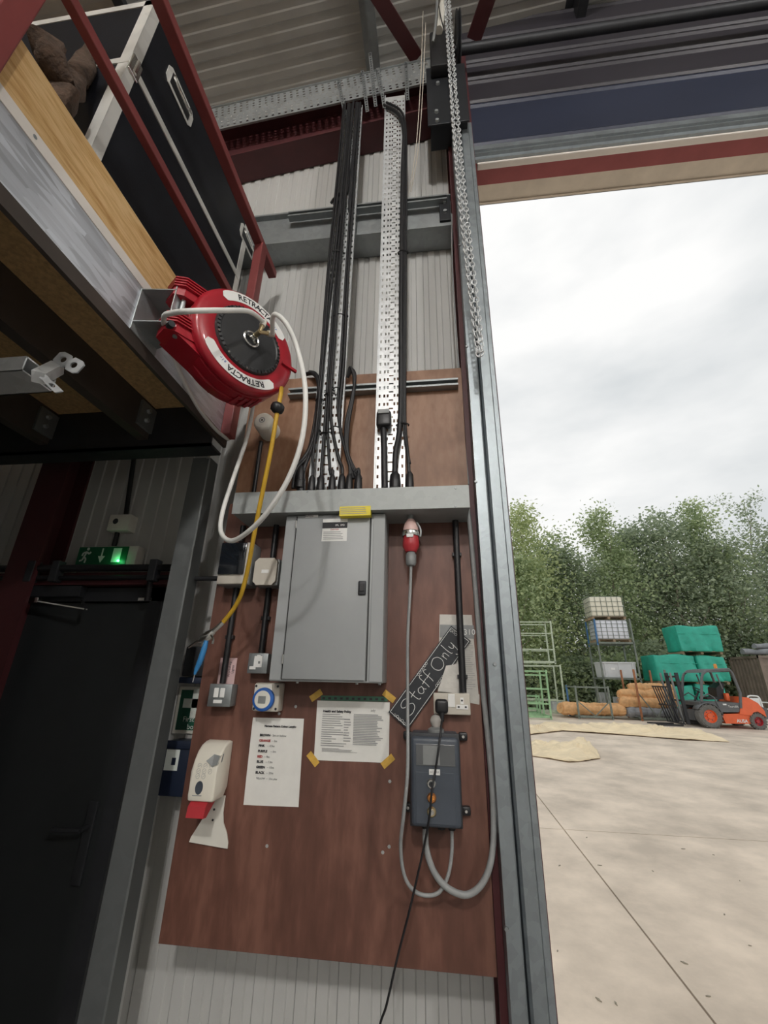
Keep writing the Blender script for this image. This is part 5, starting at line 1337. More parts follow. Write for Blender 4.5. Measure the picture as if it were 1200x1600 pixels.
def leaf_mat(name, c1, c2):
    m = bpy.data.materials.new(name); m.use_nodes = True; nt = m.node_tree; b = nt.nodes['Principled BSDF']
    g = nt.nodes.new('ShaderNodeNewGeometry'); cr = nt.nodes.new('ShaderNodeValToRGB')
    cr.color_ramp.elements[0].color = (*c1, 1); cr.color_ramp.elements[1].color = (*c2, 1)
    nt.links.new(g.outputs['Random Per Island'], cr.inputs['Fac']); nt.links.new(cr.outputs['Color'], b.inputs['Base Color'])
    b.inputs['Roughness'].default_value = .6
    tr_ = nt.nodes.new('ShaderNodeBsdfTranslucent'); nt.links.new(cr.outputs['Color'], tr_.inputs['Color'])
    mx = nt.nodes.new('ShaderNodeMixShader'); mx.inputs[0].default_value = .45
    nt.links.new(b.outputs[0], mx.inputs[1]); nt.links.new(tr_.outputs[0], mx.inputs[2]); nt.links.new(mx.outputs[0], nt.nodes['Material Output'].inputs['Surface'])
    MT[name] = m
leaf_mat('leaf_mid', (0.24, 0.32, 0.16), (0.56, 0.64, 0.37))
leaf_mat('leaf_dark', (0.20, 0.26, 0.17), (0.48, 0.55, 0.37))
leaf_mat('leaf_light', (0.32, 0.39, 0.17), (0.62, 0.68, 0.36))

# ------------------------------------------------------------------ trees behind the yard
def tree(base, height, rad, n_leaf, label, leafm, seed, lean=(0, 0), crown0=.12, sparse=False, trunk_r=.10):
    rnd = random.Random(seed); bx, by = base; z0 = gz(by)
    t = thing('tree', label, 'tree', (bx, by, z0), 'trees behind the yard')
    top = Vector((bx + lean[0], by + lean[1], z0 + height))
    tp = [Vector((bx, by, z0 - .1)).lerp(top, k / 8) + Vector((rnd.uniform(-.18, .18), rnd.uniform(-.18, .18), 0)) * (1 if k else 0) for k in range(9)]
    w = MB(); w.tube(tp, [trunk_r * (1 - .88 * k / 8) for k in range(9)], 7)
    tips = []
    nb = 26 if not sparse else 22
    for k in range(nb):
        f = crown0 + (1 - crown0) * (k + rnd.random()) / nb
        p0 = tp[0].lerp(top, f); an = rnd.uniform(0, 2 * PI)
        L = rad * (1.0 - .62 * abs(f - .45) - .25 * f) * rnd.uniform(.6, 1.15)
        p1 = p0 + Vector((math.cos(an) * L, math.sin(an) * L * .8, L * rnd.uniform(.25, .9)))
        mid = p0.lerp(p1, .5) + Vector((0, 0, -.05 * L))
        w.tube(sp([p0, mid, p1], 3), [trunk_r * .35 * (1 - .85 * i / 6) * (1.1 - f) + .006 for i in range(7)], 5)
        tips.append((p0, mid, p1, L))
    w.build('trunk', 'bark', t, 60)
    V, Fc = [], []
    for i in range(n_leaf):
        p0, mid, p1, L = tips[rnd.randrange(nb)]
        s = rnd.random() ** .6; c = p0.lerp(p1, s)
        spread = (.16 if sparse else .34) * L + .12
        c = c + Vector((rnd.gauss(0, spread), rnd.gauss(0, spread), rnd.gauss(0, spread * .8)))
        if c.z < z0 + .1: continue
        sz = rnd.uniform(.05, .11) if sparse else rnd.uniform(.06, .125)
        a = Vector((rnd.gauss(0, 1), rnd.gauss(0, 1), rnd.gauss(0, .7))).normalized(); b = a.orthogonal().normalized()
        b = (Matrix.Rotation(rnd.uniform(0, 2 * PI), 3, a) @ b); up = a.cross(b)
        k = len(V)
        V += [c - a * sz, c + b * sz * .55 + up * sz * .15, c + a * sz, c - b * sz * .55 + up * sz * .15]
        Fc.append((k, k + 1, k + 2, k + 3))
    o_ = ORG[t.name]
    me = bpy.data.meshes.new('foliage'); me.from_pydata([v - o_ for v in V], [], Fc); me.materials.append(MT[leafm])
    fo = bpy.data.objects.new('foliage', me); COL.objects.link(fo); fo.parent = t; fo['kind'] = 'stuff'
    return t
def tree_at(px, py_top, Y, rad, n, label, leafm, seed, **k):
    q = P(px, py_top, Y); tree((q.x, Y), q.z - gz(Y), rad, n, label, leafm, seed, **k)
T = [(812, 800, 24, 2.3, 5200, 'feathery pale green tree beside the doorway edge', 'leaf_light', {}),
     (800, 880, 22.5, 2.2, 5200, 'broad mid green tree above the green pallet racks', 'leaf_mid', dict(crown0=.05)),
     (850, 850, 26, 2.3, 5600, 'slender green tree rising behind the tall rack frame', 'leaf_mid', {}),
     (888, 872, 25, 2.2, 6000, 'lower dark green tree left of the liquid tanks', 'leaf_dark', dict(crown0=.04)),
     (945, 818, 25, 2.5, 7500, 'tall green tree behind the stacked liquid tanks', 'leaf_mid', dict(crown0=.05)),
     (985, 838, 27, 2.6, 7500, 'dark green tree right of the liquid tanks', 'leaf_dark', dict(crown0=.04)),
     (1035, 818, 25, 2.6, 7500, 'grey-green tree left of the green covered pallets', 'leaf_dark', dict(crown0=.04)),
     (1072, 806, 26, 2.4, 6500, 'spiky topped green tree above the green covered pallets', 'leaf_mid', dict(crown0=.06)),
     (1118, 850, 25, 2.2, 4800, 'green tree with bare pale trunk beside the top green cover', 'leaf_dark', dict(crown0=.16)),
     (1158, 788, 27, 3.0, 2300, 'tall thin tree with sparse leaves and bare branches', 'leaf_dark', dict(crown0=.25, sparse=True)),
     (1215, 835, 25, 2.8, 5200, 'dark leafy tree above the brown container', 'leaf_dark', dict(crown0=.12)),
     (1275, 830, 26, 3.0, 4500, 'dark leafy tree beyond the far end of the container', 'leaf_dark', dict(crown0=.1))]
for i, (px, py, Y, rad, n, lb_, lm, kw) in enumerate(T): tree_at(px, py, Y, rad, n if kw.get('sparse') else int(n * 1.45), lb_, lm, 100 + i, **kw)
for i, (px, py, lb_) in enumerate(((835, 905, 'far tree seen through the belt left of the tanks'), (905, 900, 'far tree showing in the dip between the taller trees'), (965, 880, 'far tree behind the tall tank tree'), (1020, 870, 'far tree behind the grey-green tree'), (1085, 860, 'far tree behind the spiky topped tree'), (1140, 900, 'far tree behind the sparse bare-branched tree'), (1200, 890, 'far tree behind the container'))):
    tree_at(px, py, 31, 3.4, 6500, lb_, 'leaf_dark', 500 + i, crown0=.02)
for i, (x_, h_, lb_) in enumerate(((2.6, 9.0, 'green tree hidden behind the door track, first past the racks'), (-.6, 8.2, 'green tree beyond the board wall, second past the racks'), (-3.8, 9.4, 'green tree beyond the board wall, third past the racks'), (-7.2, 8.6, 'green tree beyond the board wall, fourth past the racks'))):
    tree((x_, 25 + i % 2), h_, 2.8, 6500, lb_, 'leaf_mid' if i % 2 else 'leaf_dark', 700 + i, crown0=.03)
# undergrowth at the feet of the trees
for i, (px, top, lb_) in enumerate(((815, 1035, 'leafy undergrowth behind the green racks'), (862, 1030, 'leafy undergrowth beside the pale rack frame'), (915, 1025, 'leafy undergrowth left of the grey tub'), (968, 1020, 'leafy undergrowth behind the grey tub'), (1020, 1000, 'leafy undergrowth behind the brown rolls'), (1078, 1000, 'leafy undergrowth behind the green covers'), (1135, 990, 'leafy undergrowth beside the container end'), (1190, 990, 'leafy undergrowth behind the container'))):
    YU = 22.6 if i < 5 else 25.2
    q = P(px, top, YU); rnd = random.Random(300 + i); x_, y_ = q.x, YU; z0 = gz(YU); hh = q.z - z0
    t = thing('shrub', lb_, 'shrub', (x_, y_, z0), 'undergrowth along the tree line')
    w = MB(); V, Fc = [], []
    for k in range(14):
        an = rnd.uniform(0, 2 * PI); w.tube([(x_, y_, z0 - .05), (x_ + math.cos(an) * rnd.uniform(.2, .9), y_ + math.sin(an) * rnd.uniform(.1, .6), z0 + hh * rnd.uniform(.4, .9))], [.03, .008], 5)
    w.build('stems', 'bark', t, 60)
    for k in range(4200):
        c = Vector((x_ + rnd.gauss(0, .75), y_ + rnd.gauss(0, .5), z0 + hh * abs(rnd.betavariate(1.3, 1.5))))
        sz = rnd.uniform(.06, .13); a = Vector((rnd.gauss(0, 1), rnd.gauss(0, 1), rnd.gauss(0, .7))).normalized(); b = a.orthogonal().normalized(); b = Matrix.Rotation(rnd.uniform(0, 6.28), 3, a) @ b
        kk = len(V); V += [c - a * sz, c + b * sz * .55, c + a * sz, c - b * sz * .55]; Fc.append((kk, kk + 1, kk + 2, kk + 3))
    me = bpy.data.meshes.new('foliage'); me.from_pydata([v - ORG[t.name] for v in V], [], Fc); me.materials.append(MT['leaf_mid' if i % 2 else 'leaf_dark'])
    fo = bpy.data.objects.new('foliage', me); COL.objects.link(fo); fo.parent = t; fo['kind'] = 'stuff'

# ------------------------------------------------------------------ post pallets (stillages)
def stillage(x0, x1, y0, y1, z0, z1, label, mt, posts=None, top=True, mid=(), brace=False, w=.06):
    s = thing('stillage', label, 'stillage', ((x0 + x1) / 2, (y0 + y1) / 2, z0))
    b = MB()
    for yy in (y0, y1): b.bar((x0, yy, z0 + .09), (x1, yy, z0 + .09), w, .07)
    for xx in (x0, x1): b.bar((xx, y0, z0 + .09), (xx, y1, z0 + .09), w, .07)
    b.build('base_frame', mt, s)
    for i, (xx, yy) in enumerate(((x0, y0), (x1, y0), (x0, y1), (x1, y1))):
        MB().box(xx - w / 2, xx + w / 2, yy - w / 2, yy + w / 2, z0, z1, .004).build('post', (posts[i] if posts else mt), s)
    zs_ = list(mid) + ([z1 - .05] if top else [])
    for zz_ in zs_:
        for yy in (y0, y1): MB().bar((x0, yy, zz_), (x1, yy, zz_), .045, .045).build('rail', mt, s)
        MB().bar((x0, y0, zz_), (x0, y1, zz_), .045, .045).build('rail', mt, s)
    if brace:
        xm_ = (x0 + x1) / 2
        for xa_ in (x0, x1): MB().bar((xa_, y0, z0 + (z1 - z0) * .55), (xm_, y0, z0 + .12), .035, .03).build('brace', mt, s)
    return s
YR = 18.1
def gx(px, py, Y): return P(px, py, Y).x
# near row: rack of brown rolls, rack of grey rolls
xa, xb = gx(905, 1120, YR), gx(957, 1120, YR)
stillage(xa, xb, YR, YR + 1.2, gz(YR), P(930, 1072, YR).z, 'low dark stillage with blue topped posts holding brown rolls', 'stillage_dark', ['stillage_dark', 'stillage_dark', 'stillage_blue', 'stillage_dark'], True, (), True)
xa2, xb2 = gx(1003, 1120, YR), gx(1052, 1115, YR)
stillage(xa2, xb2, YR, YR + 1.2, gz(YR), P(1000, 1046, YR).z, 'dark stillage with orange posts holding the stacked rolls', 'stillage_dark', ['stillage_orange', 'stillage_dark', 'stillage_orange', 'stillage_orange'], False, (), True)
def roll(px0, px1, py, rpx, dy, mt, seed, label, grp, Yb=None):
    Y_ = (Yb or YR) + dy; a, b = P(px0, py, Y_), P(px1, py, Y_); z_ = (a.z + b.z) / 2
    r_ = abs(P(px0, py - rpx, Y_).z - P(px0, py + rpx, Y_).z) / 2
    zmin = gz(Y_) + .10 + r_
    z_ = max(z_, zmin)
    rn = random.Random(seed); n_ = 22
    pts = [Vector((a.x + (b.x - a.x) * i / n_, Y_ + rn.uniform(-.03, .03), z_ + rn.uniform(-.02, .02))) for i in range(n_ + 1)]
    rr = [r_ * rn.uniform(.96, 1.03) for _ in pts]; rr[0] *= .8; rr[-1] *= .8
    t = thing('tarp_roll', label, 'roll', (sum(p.x for p in pts) / len(pts), Y_, z_ - r_), grp)
    m_ = MB(); m_.tube(sp(pts, 2), [rr[min(i // 2, n_)] for i in range(2 * n_ + 1)], 28)
    for v in m_.bm.verts:
        c_ = Vector((v.co.x, Y_, z_)); d_ = v.co - c_; an = math.atan2(d_.z, d_.y)
        k_ = 1 + .16 * noise.noise(Vector((math.cos(an) * 2.2 + seed, math.sin(an) * 2.2, v.co.x * .55))) - .13 * max(0, math.cos(an * 5 + seed + .6 * math.sin(v.co.x * 2.0))) ** 6 + .06 * noise.noise(Vector((v.co.x * 5, an * 2, seed)))
        v.co = c_ + Vector((d_.x, d_.y * k_, d_.z * k_))
    m_.build('roll', mt, t, 45)
    s_ = MB(); s_.tube([pts[0] + Vector((-.012, r_ * .72 * (1 - .09 * k) * math.cos(k * .5), r_ * .72 * (1 - .09 * k) * math.sin(k * .5))) for k in range(11)], .012, 5); s_.build('coil_end', mt, t)
    for f_ in (.3, .7): # straps
        c_ = pts[int(n_ * f_)]
        MB().tube([c_ + Vector((0, math.cos(k * PI / 8) * r_ * 1.06, math.sin(k * PI / 8) * r_ * 1.06)) for k in range(16)], .012, 4, closed=True).build('strap', mt, t)
roll(876, 975, 1119, 10, .45, 'roll_brown', 1, 'long brown canvas roll lowest in the blue topped stillage', None)
roll(880, 972, 1106, 8, .55, 'roll_brown', 2, 'long brown canvas roll on top in the blue topped stillage', None)
roll(878, 962, 1120, 8, .95, 'roll_brown', 3, 'brown canvas roll at the back of the blue topped stillage', None)
roll(980, 1060, 1122, 8, .35, 'roll_grey', 4, 'dark grey roll lowest in the orange posted stillage', None)
roll(982, 1058, 1111, 7, .55, 'roll_grey', 5, 'dark grey roll on top of another grey roll', None)
roll(968, 1058, 1098, 9, .45, 'roll_brown', 6, 'brown roll resting on the grey rolls', None)
roll(967, 1054, 1085, 8, .55, 'roll_brown', 7, 'brown roll with a puckered end in the middle of the pile', None)
roll(982, 1052, 1075, 7, .65, 'roll_brown', 8, 'topmost brown roll in the orange posted stillage', None)

# tower: frames with grey tub and two caged tanks
YTW = 19.5
xa, xb = gx(946, 1060, YTW), gx(1000, 1060, YTW)
xa, xb = P(943, 1062, YTW).x, P(1001, 1062, YTW).x
z_g, z1_, z2_, z3_ = gz(YTW), P(970, 1064, YTW).z, P(958, 1008, YTW).z, P(952, 967, YTW).z
z4_ = P(948, 931, YTW).z
D_ = 1.1
stillage(xa, xb, YTW, YTW + D_, z_g, z1_, 'lowest dark green stillage of the tall tank tower', 'stillage_dark', None, False, (), False)
stillage(xa, xb, YTW, YTW + D_, z1_, z2_, 'middle stillage of the tank tower with the grey tub', 'stillage_dark', None, False)
stillage(xa, xb, YTW, YTW + D_, z2_, z3_, 'upper stillage of the tank tower with blue post tops', 'stillage_dark', ['stillage_blue', 'stillage_dark', 'stillage_blue', 'stillage_dark'], False)
tub = thing('grey_tub', 'light grey plastic pallet tub in the tank tower', 'tub', ((xa + xb) / 2, YTW + .55, z1_ + .13))
tz_ = P(970, 1035, YTW).z
b = MB(); e_ = .06
b.prism([(xa + .09, YTW + .08, z1_ + .13), (xb - .09, YTW + .08, z1_ + .13), (xb - .05, YTW + .08, tz_), (xa + .05, YTW + .08, tz_)], (0, .9, 0)); b.build('shell', 'tub_grey', tub)
MB().box(xa + .04, xb - .04, YTW + .05, YTW + 1.0, tz_ - .04, tz_ + .02, .01).build('rim', 'tub_grey', tub)
for f_ in (.12, .5, .88):
    xx = xa + (xb - xa) * f_; MB().box(xx - .03, xx + .03, YTW + .05, YTW + .08, z1_ + .13, tz_ - .02, .005).build('rib', 'tub_grey', tub)
xx = xa + (xb - xa) * .34; MB().box(xx - .10, xx + .06, YTW + .07, YTW + .079, z1_ + .42, z1_ + .5).build('tag', 'label_white', tub)
def ibc(x0, x1, y0, y1, z0, z1, mt, label, nx, nz, sack=False):
    t = thing('liquid_tank', label, 'tank', ((x0 + x1) / 2, (y0 + y1) / 2, z0))
    pz = .12
    p = MB()
    for yy in (y0 + .05, (y0 + y1) / 2, y1 - .05): p.box(x0, x1, yy - .05, yy + .05, z0 + pz - .025, z0 + pz)
    for xx in (x0 + .06, (x0 + x1) / 2, x1 - .06): p.box(xx - .05, xx + .05, y0, y1, z0, z0 + pz - .025)
    p.build('pallet', 'pallet_wood', t)
    MB().box(x0 + .03, x1 - .03, y0 + .03, y1 - .03, z0 + pz, z1 - .02, .07, 3).build('bottle', mt, t, 40)
    for k in range(nx + 1):
        xx = x0 + .01 + (x1 - x0 - .02) * k / nx
        MB().box(xx - .008, xx + .008, y0, y0 + .016, z0 + pz, z1 - .01).build('cage_bar', 'stillage_dark', t)
    for k in range(nz + 1):
        zz_ = z0 + pz + (z1 - z0 - pz - .02) * k / nz
        MB().box(x0, x1, y0 - .012, y0 + .004, zz_ - .008, zz_ + .008).build('cage_bar', 'stillage_dark', t)
        MB().box(x0 - .004, x0 + .012, y0, y1, zz_ - .008, zz_ + .008).build('cage_bar', 'stillage_dark', t)
    for k in range(1, 6):
        yy = y0 + (y1 - y0) * k / 6
        MB().box(x0 - .006, x0 + .01, yy - .008, yy + .008, z0 + pz, z1 - .01).build('cage_bar', 'stillage_dark', t)
    return t
ibc(P(933, 1005, YTW).x + .05, P(985, 985, YTW).x, YTW + .06, YTW + 1.0, z2_ + .13, z3_ - .02, 'ibc_white', 'white caged liquid tank on the middle of the tower', 6, 5)
ibc(P(925, 963, YTW).x, P(979, 962, YTW).x, YTW + .06, YTW + 1.0, z3_, z4_, 'ibc_cream', 'cream caged liquid tank on top of the tower', 6, 4)
# pale grey sheets standing behind the low stillage
for k, (l, t_, r_, b_) in enumerate(((935, 1082, 950, 1103), (960, 1089, 975, 1106))):
    q0, q1 = P(l, b_, 21.3), P(r_, t_, 21.3)
    o = thing('metal_sheet', ('wider' if k == 0 else 'narrower') + ' blue-grey ribbed sheet leaning behind the brown rolls', 'sheet', (q0.x, 21.3, gz(21.3)))
    MB().box(q0.x, q1.x, 21.3, 21.33, gz(21.3), q1.z, .004).build('sheet', 'tub_grey', o)
    for j in range(4):
        xx = q0.x + (q1.x - q0.x) * (j + .5) / 4; MB().box(xx - .02, xx + .02, 21.285, 21.3, gz(21.3) + .02, q1.z - .02).build('rib', 'tub_grey', o)
# grey crate behind the left end of the rolls
q0, q1 = P(866, 1122, 20.7), P(886, 1098, 20.7)
o = thing('grey_crate', 'low grey metal crate at the left end of the brown rolls', 'crate', (q0.x, 21.0, gz(21.0)))
MB().box(q0.x, q1.x, 20.7, 21.4, gz(21.0), q1.z, .01).build('body', 'tub_grey', o)
MB().box(q0.x - .02, q1.x + .02, 20.68, 21.42, q1.z - .06, q1.z + .01, .01).build('rim', 'tub_grey', o)

# green and pale racks at the left edge
def rack(px_l, px_r, py_b, py_t, Y, depth, label, mt, mids, w=.06):
    x0, x1 = P(px_l, py_b, Y).x, P(px_r, py_b, Y).x
    z0 = gz(Y) if py_b > 1100 else P(px_r, py_b, Y).z
    z1 = P((px_l + px_r) / 2 - 10, py_t, Y).z
    return stillage(x0, x1, Y, Y + depth, z0, z1, label, mt, None, True, [P(px_r, m_, Y).z for m_ in mids], False, w)
rack(800, 862, 1128, 1046, 17.6, 1.1, 'bright green stillage with two rails at the doorway edge', 'stillage_green', (1100, 1077, 1055))
rack(808, 886, 1128, 1038, 19.4, 1.1, 'pale green frame behind the bright green stillage', 'stillage_pale', (1095,))
rack(800, 868, 1038, 970, 19.4, 1.0, 'tall pale frame stacked on the pale green frame', 'stillage_pale', (1015, 990))
rack(800, 846, 1128, 1085, 18.8, .5, 'low yellowed green frame inside the green racks', 'stillage_green', (1108,))

# ------------------------------------------------------------------ green covered pallets
def covered(px_l, px_r, py_b, py_t, Y, depth, label, ground=False, seed=1):
    x0, x1 = P(px_l, (py_b + py_t) / 2, Y).x, P(px_r, (py_b + py_t) / 2, Y).x
    z1 = P((px_l + px_r) / 2, py_t, Y).z; z0 = gz(Y) if ground else P((px_l + px_r) / 2, py_b, Y).z
    t = thing('covered_pallet', label, 'covered pallet', ((x0 + x1) / 2, Y + depth / 2, z0))
    p = MB(); 
    for yy in (Y + .06, Y + depth / 2, Y + depth - .06): p.box(x0 + .04, x1 - .04, yy - .05, yy + .05, z0 + .09, z0 + .115)
    for f_ in (.05, .5, .95):
        xx = x0 + (x1 - x0) * f_; p.box(xx - .05, xx + .05, Y + .02, Y + depth - .02, z0, z0 + .09)
    p.build('pallet', 'pallet_wood', t)
    m_ = MB(); m_.box(x0, x1, Y, Y + depth, z0 + .10, z1, .05, 2)
    bmesh.ops.subdivide_edges(m_.bm, edges=m_.bm.edges[:], cuts=8, use_grid_fill=True)
    rn = random.Random(seed); ph = rn.uniform(0, 6)
    for v in m_.bm.verts:
        f_ = (v.co.z - z0) / (z1 - z0)
        v.co.y -= (.13 * abs(math.sin(v.co.x * 3.2 + ph + f_ * 1.2)) + .05 * math.sin(v.co.x * 15 + ph + f_ * 5)) * (1.12 - f_)
        v.co.x += .03 * math.sin(v.co.y * 8 + ph) * (1.2 - f_)
        v.co.z += .03 * math.sin(v.co.x * 5 + ph) * (1 if f_ > .9 else 0)
    m_.build('cover', 'cover_green', t, 50)
    MB().tube([(x0 - .02, Y - .03, z0 + (z1 - z0) * .72), (x1 + .02, Y - .05, z0 + (z1 - z0) * .70)], .012, 5).build('tie_rope', 'cover_green', t)
YG = 19.4
covered(1024, 1089, 1124, 1071, YG, 1.2, 'green covered pallet low behind the forklift mast', True, 3)
covered(1092, 1138, 1124, 1070, YG, 1.2, 'green covered pallet low behind the forklift cab', True, 4)
covered(1024, 1089, 1069, 1023, YG, 1.2, 'wide green covered pallet in the middle left of the stack', False, 5)
covered(1092, 1136, 1069, 1025, YG, 1.2, 'green covered pallet in the middle right of the stack', False, 6)
covered(1060, 1126, 1022, 978, YG, 1.2, 'green covered pallet alone on top of the stack', False, 7)

# ------------------------------------------------------------------ brown shipping container
YC = 20.6
xc0 = P(1184, 1024, YC).x; zc1 = P(1184, 1024, YC).z; zc0 = gz(YC)
ct = thing('shipping_container', 'dark brown ribbed shipping container behind the forklift', 'container', (xc0 + 3, YC + 1.2, zc0))
m_ = MB(); a_ = None
yy = YC + .1; side = []
YCD = YC * (xc0 / YC) / P(1137, 1023, 1.0).x - YC
while yy < YC + YCD:
    for dy, dx in ((0, 0), (.08, 0), (.11, .05), (.19, .05)): side.append((xc0 + .02 + dx, yy + dy))
    yy += .22
m_.strip([(x_, y_, zc0 + .12) for x_, y_ in side], (0, 0, zc1 - zc0 - .22)); m_.build('ribbed_side', 'rust_brown', ct, recalc=False)
MB().box(xc0 + .12, xc0 + 6, YC + .03, YC + YCD, zc0 + .05, zc1 - .03, .01).build('shell', 'rust_brown', ct)
fr = MB()
for (x_, y_) in ((xc0, YC), (xc0, YC + YCD - .08)): fr.box(x_, x_ + .12, y_, y_ + .1, zc0, zc1)
fr.box(xc0, xc0 + .1, YC, YC + YCD, zc1 - .1, zc1); fr.box(xc0, xc0 + .1, YC, YC + YCD, zc0, zc0 + .12); fr.box(xc0, xc0 + 6.1, YC - .01, YC + .08, zc1 - .1, zc1); fr.box(xc0, xc0 + 6.1, YC - .01, YC + .08, zc0, zc0 + .12)
fr.build('frame', 'rust_brown', ct)
for k in range(2):
    q = P(1176 + 18 * k, 1012 - 4 * k, YC + .6)
    o = thing('black_sheeting', ('lower' if k == 0 else 'upper') + ' fold of black sheeting on the container roof', 'sheeting', (q.x + .6, YC + .8, zc1))
    lumpy([Vector((q.x - .45 + .3 * i, YC + .6 + .1 * math.sin(i), zc1 + .17 + .24 * k)) for i in range(7 - k)], .12, 40 + k, 'fold', 'roll_grey', o, 12, .05, 4)

# ------------------------------------------------------------------ forklift
YFK = G(1110, 1138).y
def fk(cx_, cy_): return P(1000 + cx_ / 6.0, 960 + cy_ / 6.0, YFK)
gzf = gz(YFK)
fkl = thing('forklift', 'orange and dark grey rough terrain forklift with open cab', 'forklift', (fk(800, 1080).x, YFK + .6, gzf))
WD = 1.25
def slab(name, pts, mt, y0=0.0, y1=WD, par=None, r=.0):
    m_ = MB(); q = [fk(*p_) + Vector((0, y0, 0)) for p_ in pts]
    for v in q: v.z = max(v.z, gzf + .02)
    m_.prism(q, (0, y1 - y0, 0)); return m_.build(name, mt, par or fkl)
slab('chassis', [(775, 935), (1050, 928), (1048, 1028), (815, 1025)], 'fork_orange', .05, WD - .05)
slab('engine_hood', [(955, 772), (1015, 780), (1110, 832), (1172, 905), (1192, 965), (1150, 935), (1108, 910), (1070, 918), (1048, 950), (940, 935)], 'fork_orange', .02, WD - .02)
slab('counterweight', [(1150, 870), (1205, 880), (1215, 985), (1190, 985), (1165, 930)], 'fork_grey', .05, WD - .05)
slab('cab_floor', [(560, 822), (690, 815), (835, 828), (945, 830), (950, 905), (930, 918), (775, 918), (735, 870), (650, 848), (570, 860)], 'fork_grey', .04, WD - .04)
slab('front_axle', [(560, 900), (700, 905), (790, 1005), (700, 1030), (560, 1000)], 'fork_grey', .3, WD - .3)
def wheel(cx_, cy_, rp, rim, w0, w1, name):
    c = fk(cx_, cy_); r_ = abs(fk(cx_, cy_ - rp).z - fk(cx_, cy_ + rp).z) / 2; c.z = gzf + r_
    wh = MB().lathe([(r_ * .55, .02), (r_ * .62, 0), (r_ * .9, 0), (r_, .04), (r_, w1 - w0 - .04), (r_ * .9, w1 - w0), (r_ * .55, w1 - w0 - .02)], c + Vector((0, w0, 0)), (0, 1, 0), 28).build('tyre', 'tyre', fkl, 40)
    tr_ = MB()
    for k in range(18):
        an = 2 * PI * k / 18
        d_ = Vector((math.cos(an), 0, math.sin(an))); tr_.bar(c + Vector((0, w0 + .01, 0)) + d_ * r_ * .99, c + Vector((0, w0 + .14, 0)) + d_ * r_ * 1.0, .05, .03, d_)
    tr_.build('tread_lugs', 'tyre', wh)
    rm = MB().lathe([(0, .05), (r_ * .22, .05), (r_ * .25, .09), (r_ * .48, .09), (r_ * .54, .02), (r_ * .60, .015), (r_ * .60, w1 - w0 - .03), (0, w1 - w0 - .03)], c + Vector((0, w0, 0)), (0, 1, 0), 28).build('rim', rim, wh, 40)
    for k in range(6):
        an = 2 * PI * k / 6; MB().lathe([(0, -.01), (.018, -.01), (.02, .01)], c + Vector((math.cos(an) * r_ * .36, w0 + .088, math.sin(an) * r_ * .36)), (0, 1, 0), 6).build('wheel_nut', 'fork_grey', wh)
wheel(660, 970, 112, 'fork_orange', -.06, .24, 'front'); wheel(660, 970, 112, 'fork_orange', WD - .24, WD + .06, 'front')
wheel(1118, 1005, 76, 'plug_red', 0, .2, 'rear'); wheel(1118, 1005, 76, 'plug_red', WD - .2, WD, 'rear')
# front mudguard
mg = MB(); cw = fk(660, 970); rw = abs(fk(660, 858).z - fk(660, 1082).z) / 2; cw.z = gzf + rw
arcp = [cw + Vector((math.cos(math.radians(a_)) * rw * 1.14, -.05, math.sin(math.radians(a_)) * rw * 1.14)) for a_ in range(150, 0, -12)]
mg.strip(arcp, (0, .34, 0)); o = mg.build('mudguard', 'fork_grey', fkl, 40, recalc=False); o.modifiers.new('t', 'SOLIDIFY').thickness = .02
for y_, nm in ((.03, 0), (WD - .03, 1)):
    pts = [fk(582, 820), fk(582, 600), fk(592, 560), fk(625, 530), fk(700, 520), fk(840, 515), fk(868, 550), fk(905, 640), fk(945, 735), fk(950, 880)]
    MB().tube([p_ + Vector((0, y_, 0)) for p_ in pts], .042, 8).build('cab_frame', 'fork_grey', fkl, 40)
    MB().tube([fk(582, 780) + Vector((0, y_, 0)), fk(640, 745) + Vector((0, y_, 0)), fk(700, 780) + Vector((0, y_, 0)), fk(760, 900) + Vector((0, y_, 0))], .02, 6).build('door_bar', 'fork_grey', fkl, 40)
    MB().tube([fk(720, 560) + Vector((0, y_, 0)), fk(780, 700) + Vector((0, y_, 0))], .022, 6).build('rear_bar', 'fork_grey', fkl, 40)
rf = [fk(590, 545), fk(630, 522), fk(840, 506), fk(872, 540), fk(840, 530), fk(630, 545)]
m_ = MB(); m_.prism([p_ for p_ in rf], (0, WD, 0)); m_.build('roof', 'fork_grey', fkl)
m_ = MB(); m_.prism([fk(780, 690), fk(840, 640), fk(856, 650), fk(850, 800), fk(700, 805), fk(690, 780), fk(790, 775)], (0, .5, 0)); m_.bm.transform(Matrix.Translation((0, .38, 0))); m_.build('seat', 'black_plastic', fkl)
st_c = fk(650, 720) + Vector((0, .62, 0)); ax_ = Vector((.55, 0, .8)).normalized(); e1 = ax_.cross(Vector((0, 1, 0))); 
MB().tube([st_c + (Vector((0, 1, 0)) * math.cos(k * PI / 8) + e1 * math.sin(k * PI / 8)) * .17 for k in range(16)], .016, 6, closed=True).build('steering_wheel', 'black_plastic', fkl, 40)
MB().tube([st_c, fk(610, 820) + Vector((0, .62, 0))], .03, 8).build('steering_column', 'black_plastic', fkl, 40)
MB().box(fk(850, 760).x, fk(885, 760).x, YFK + .25, YFK + .45, fk(850, 815).z, fk(850, 740).z, .03).build('orange_bag', 'fork_orange', fkl, 40)
q = fk(760, 500) + Vector((0, .3, 0)); MB().lathe([(.05, -.02), (.05, .10), (.03, .13), (0, .13)], q, (0, 0, 1), 14).build('beacon', 'amber_lamp', fkl, 40)
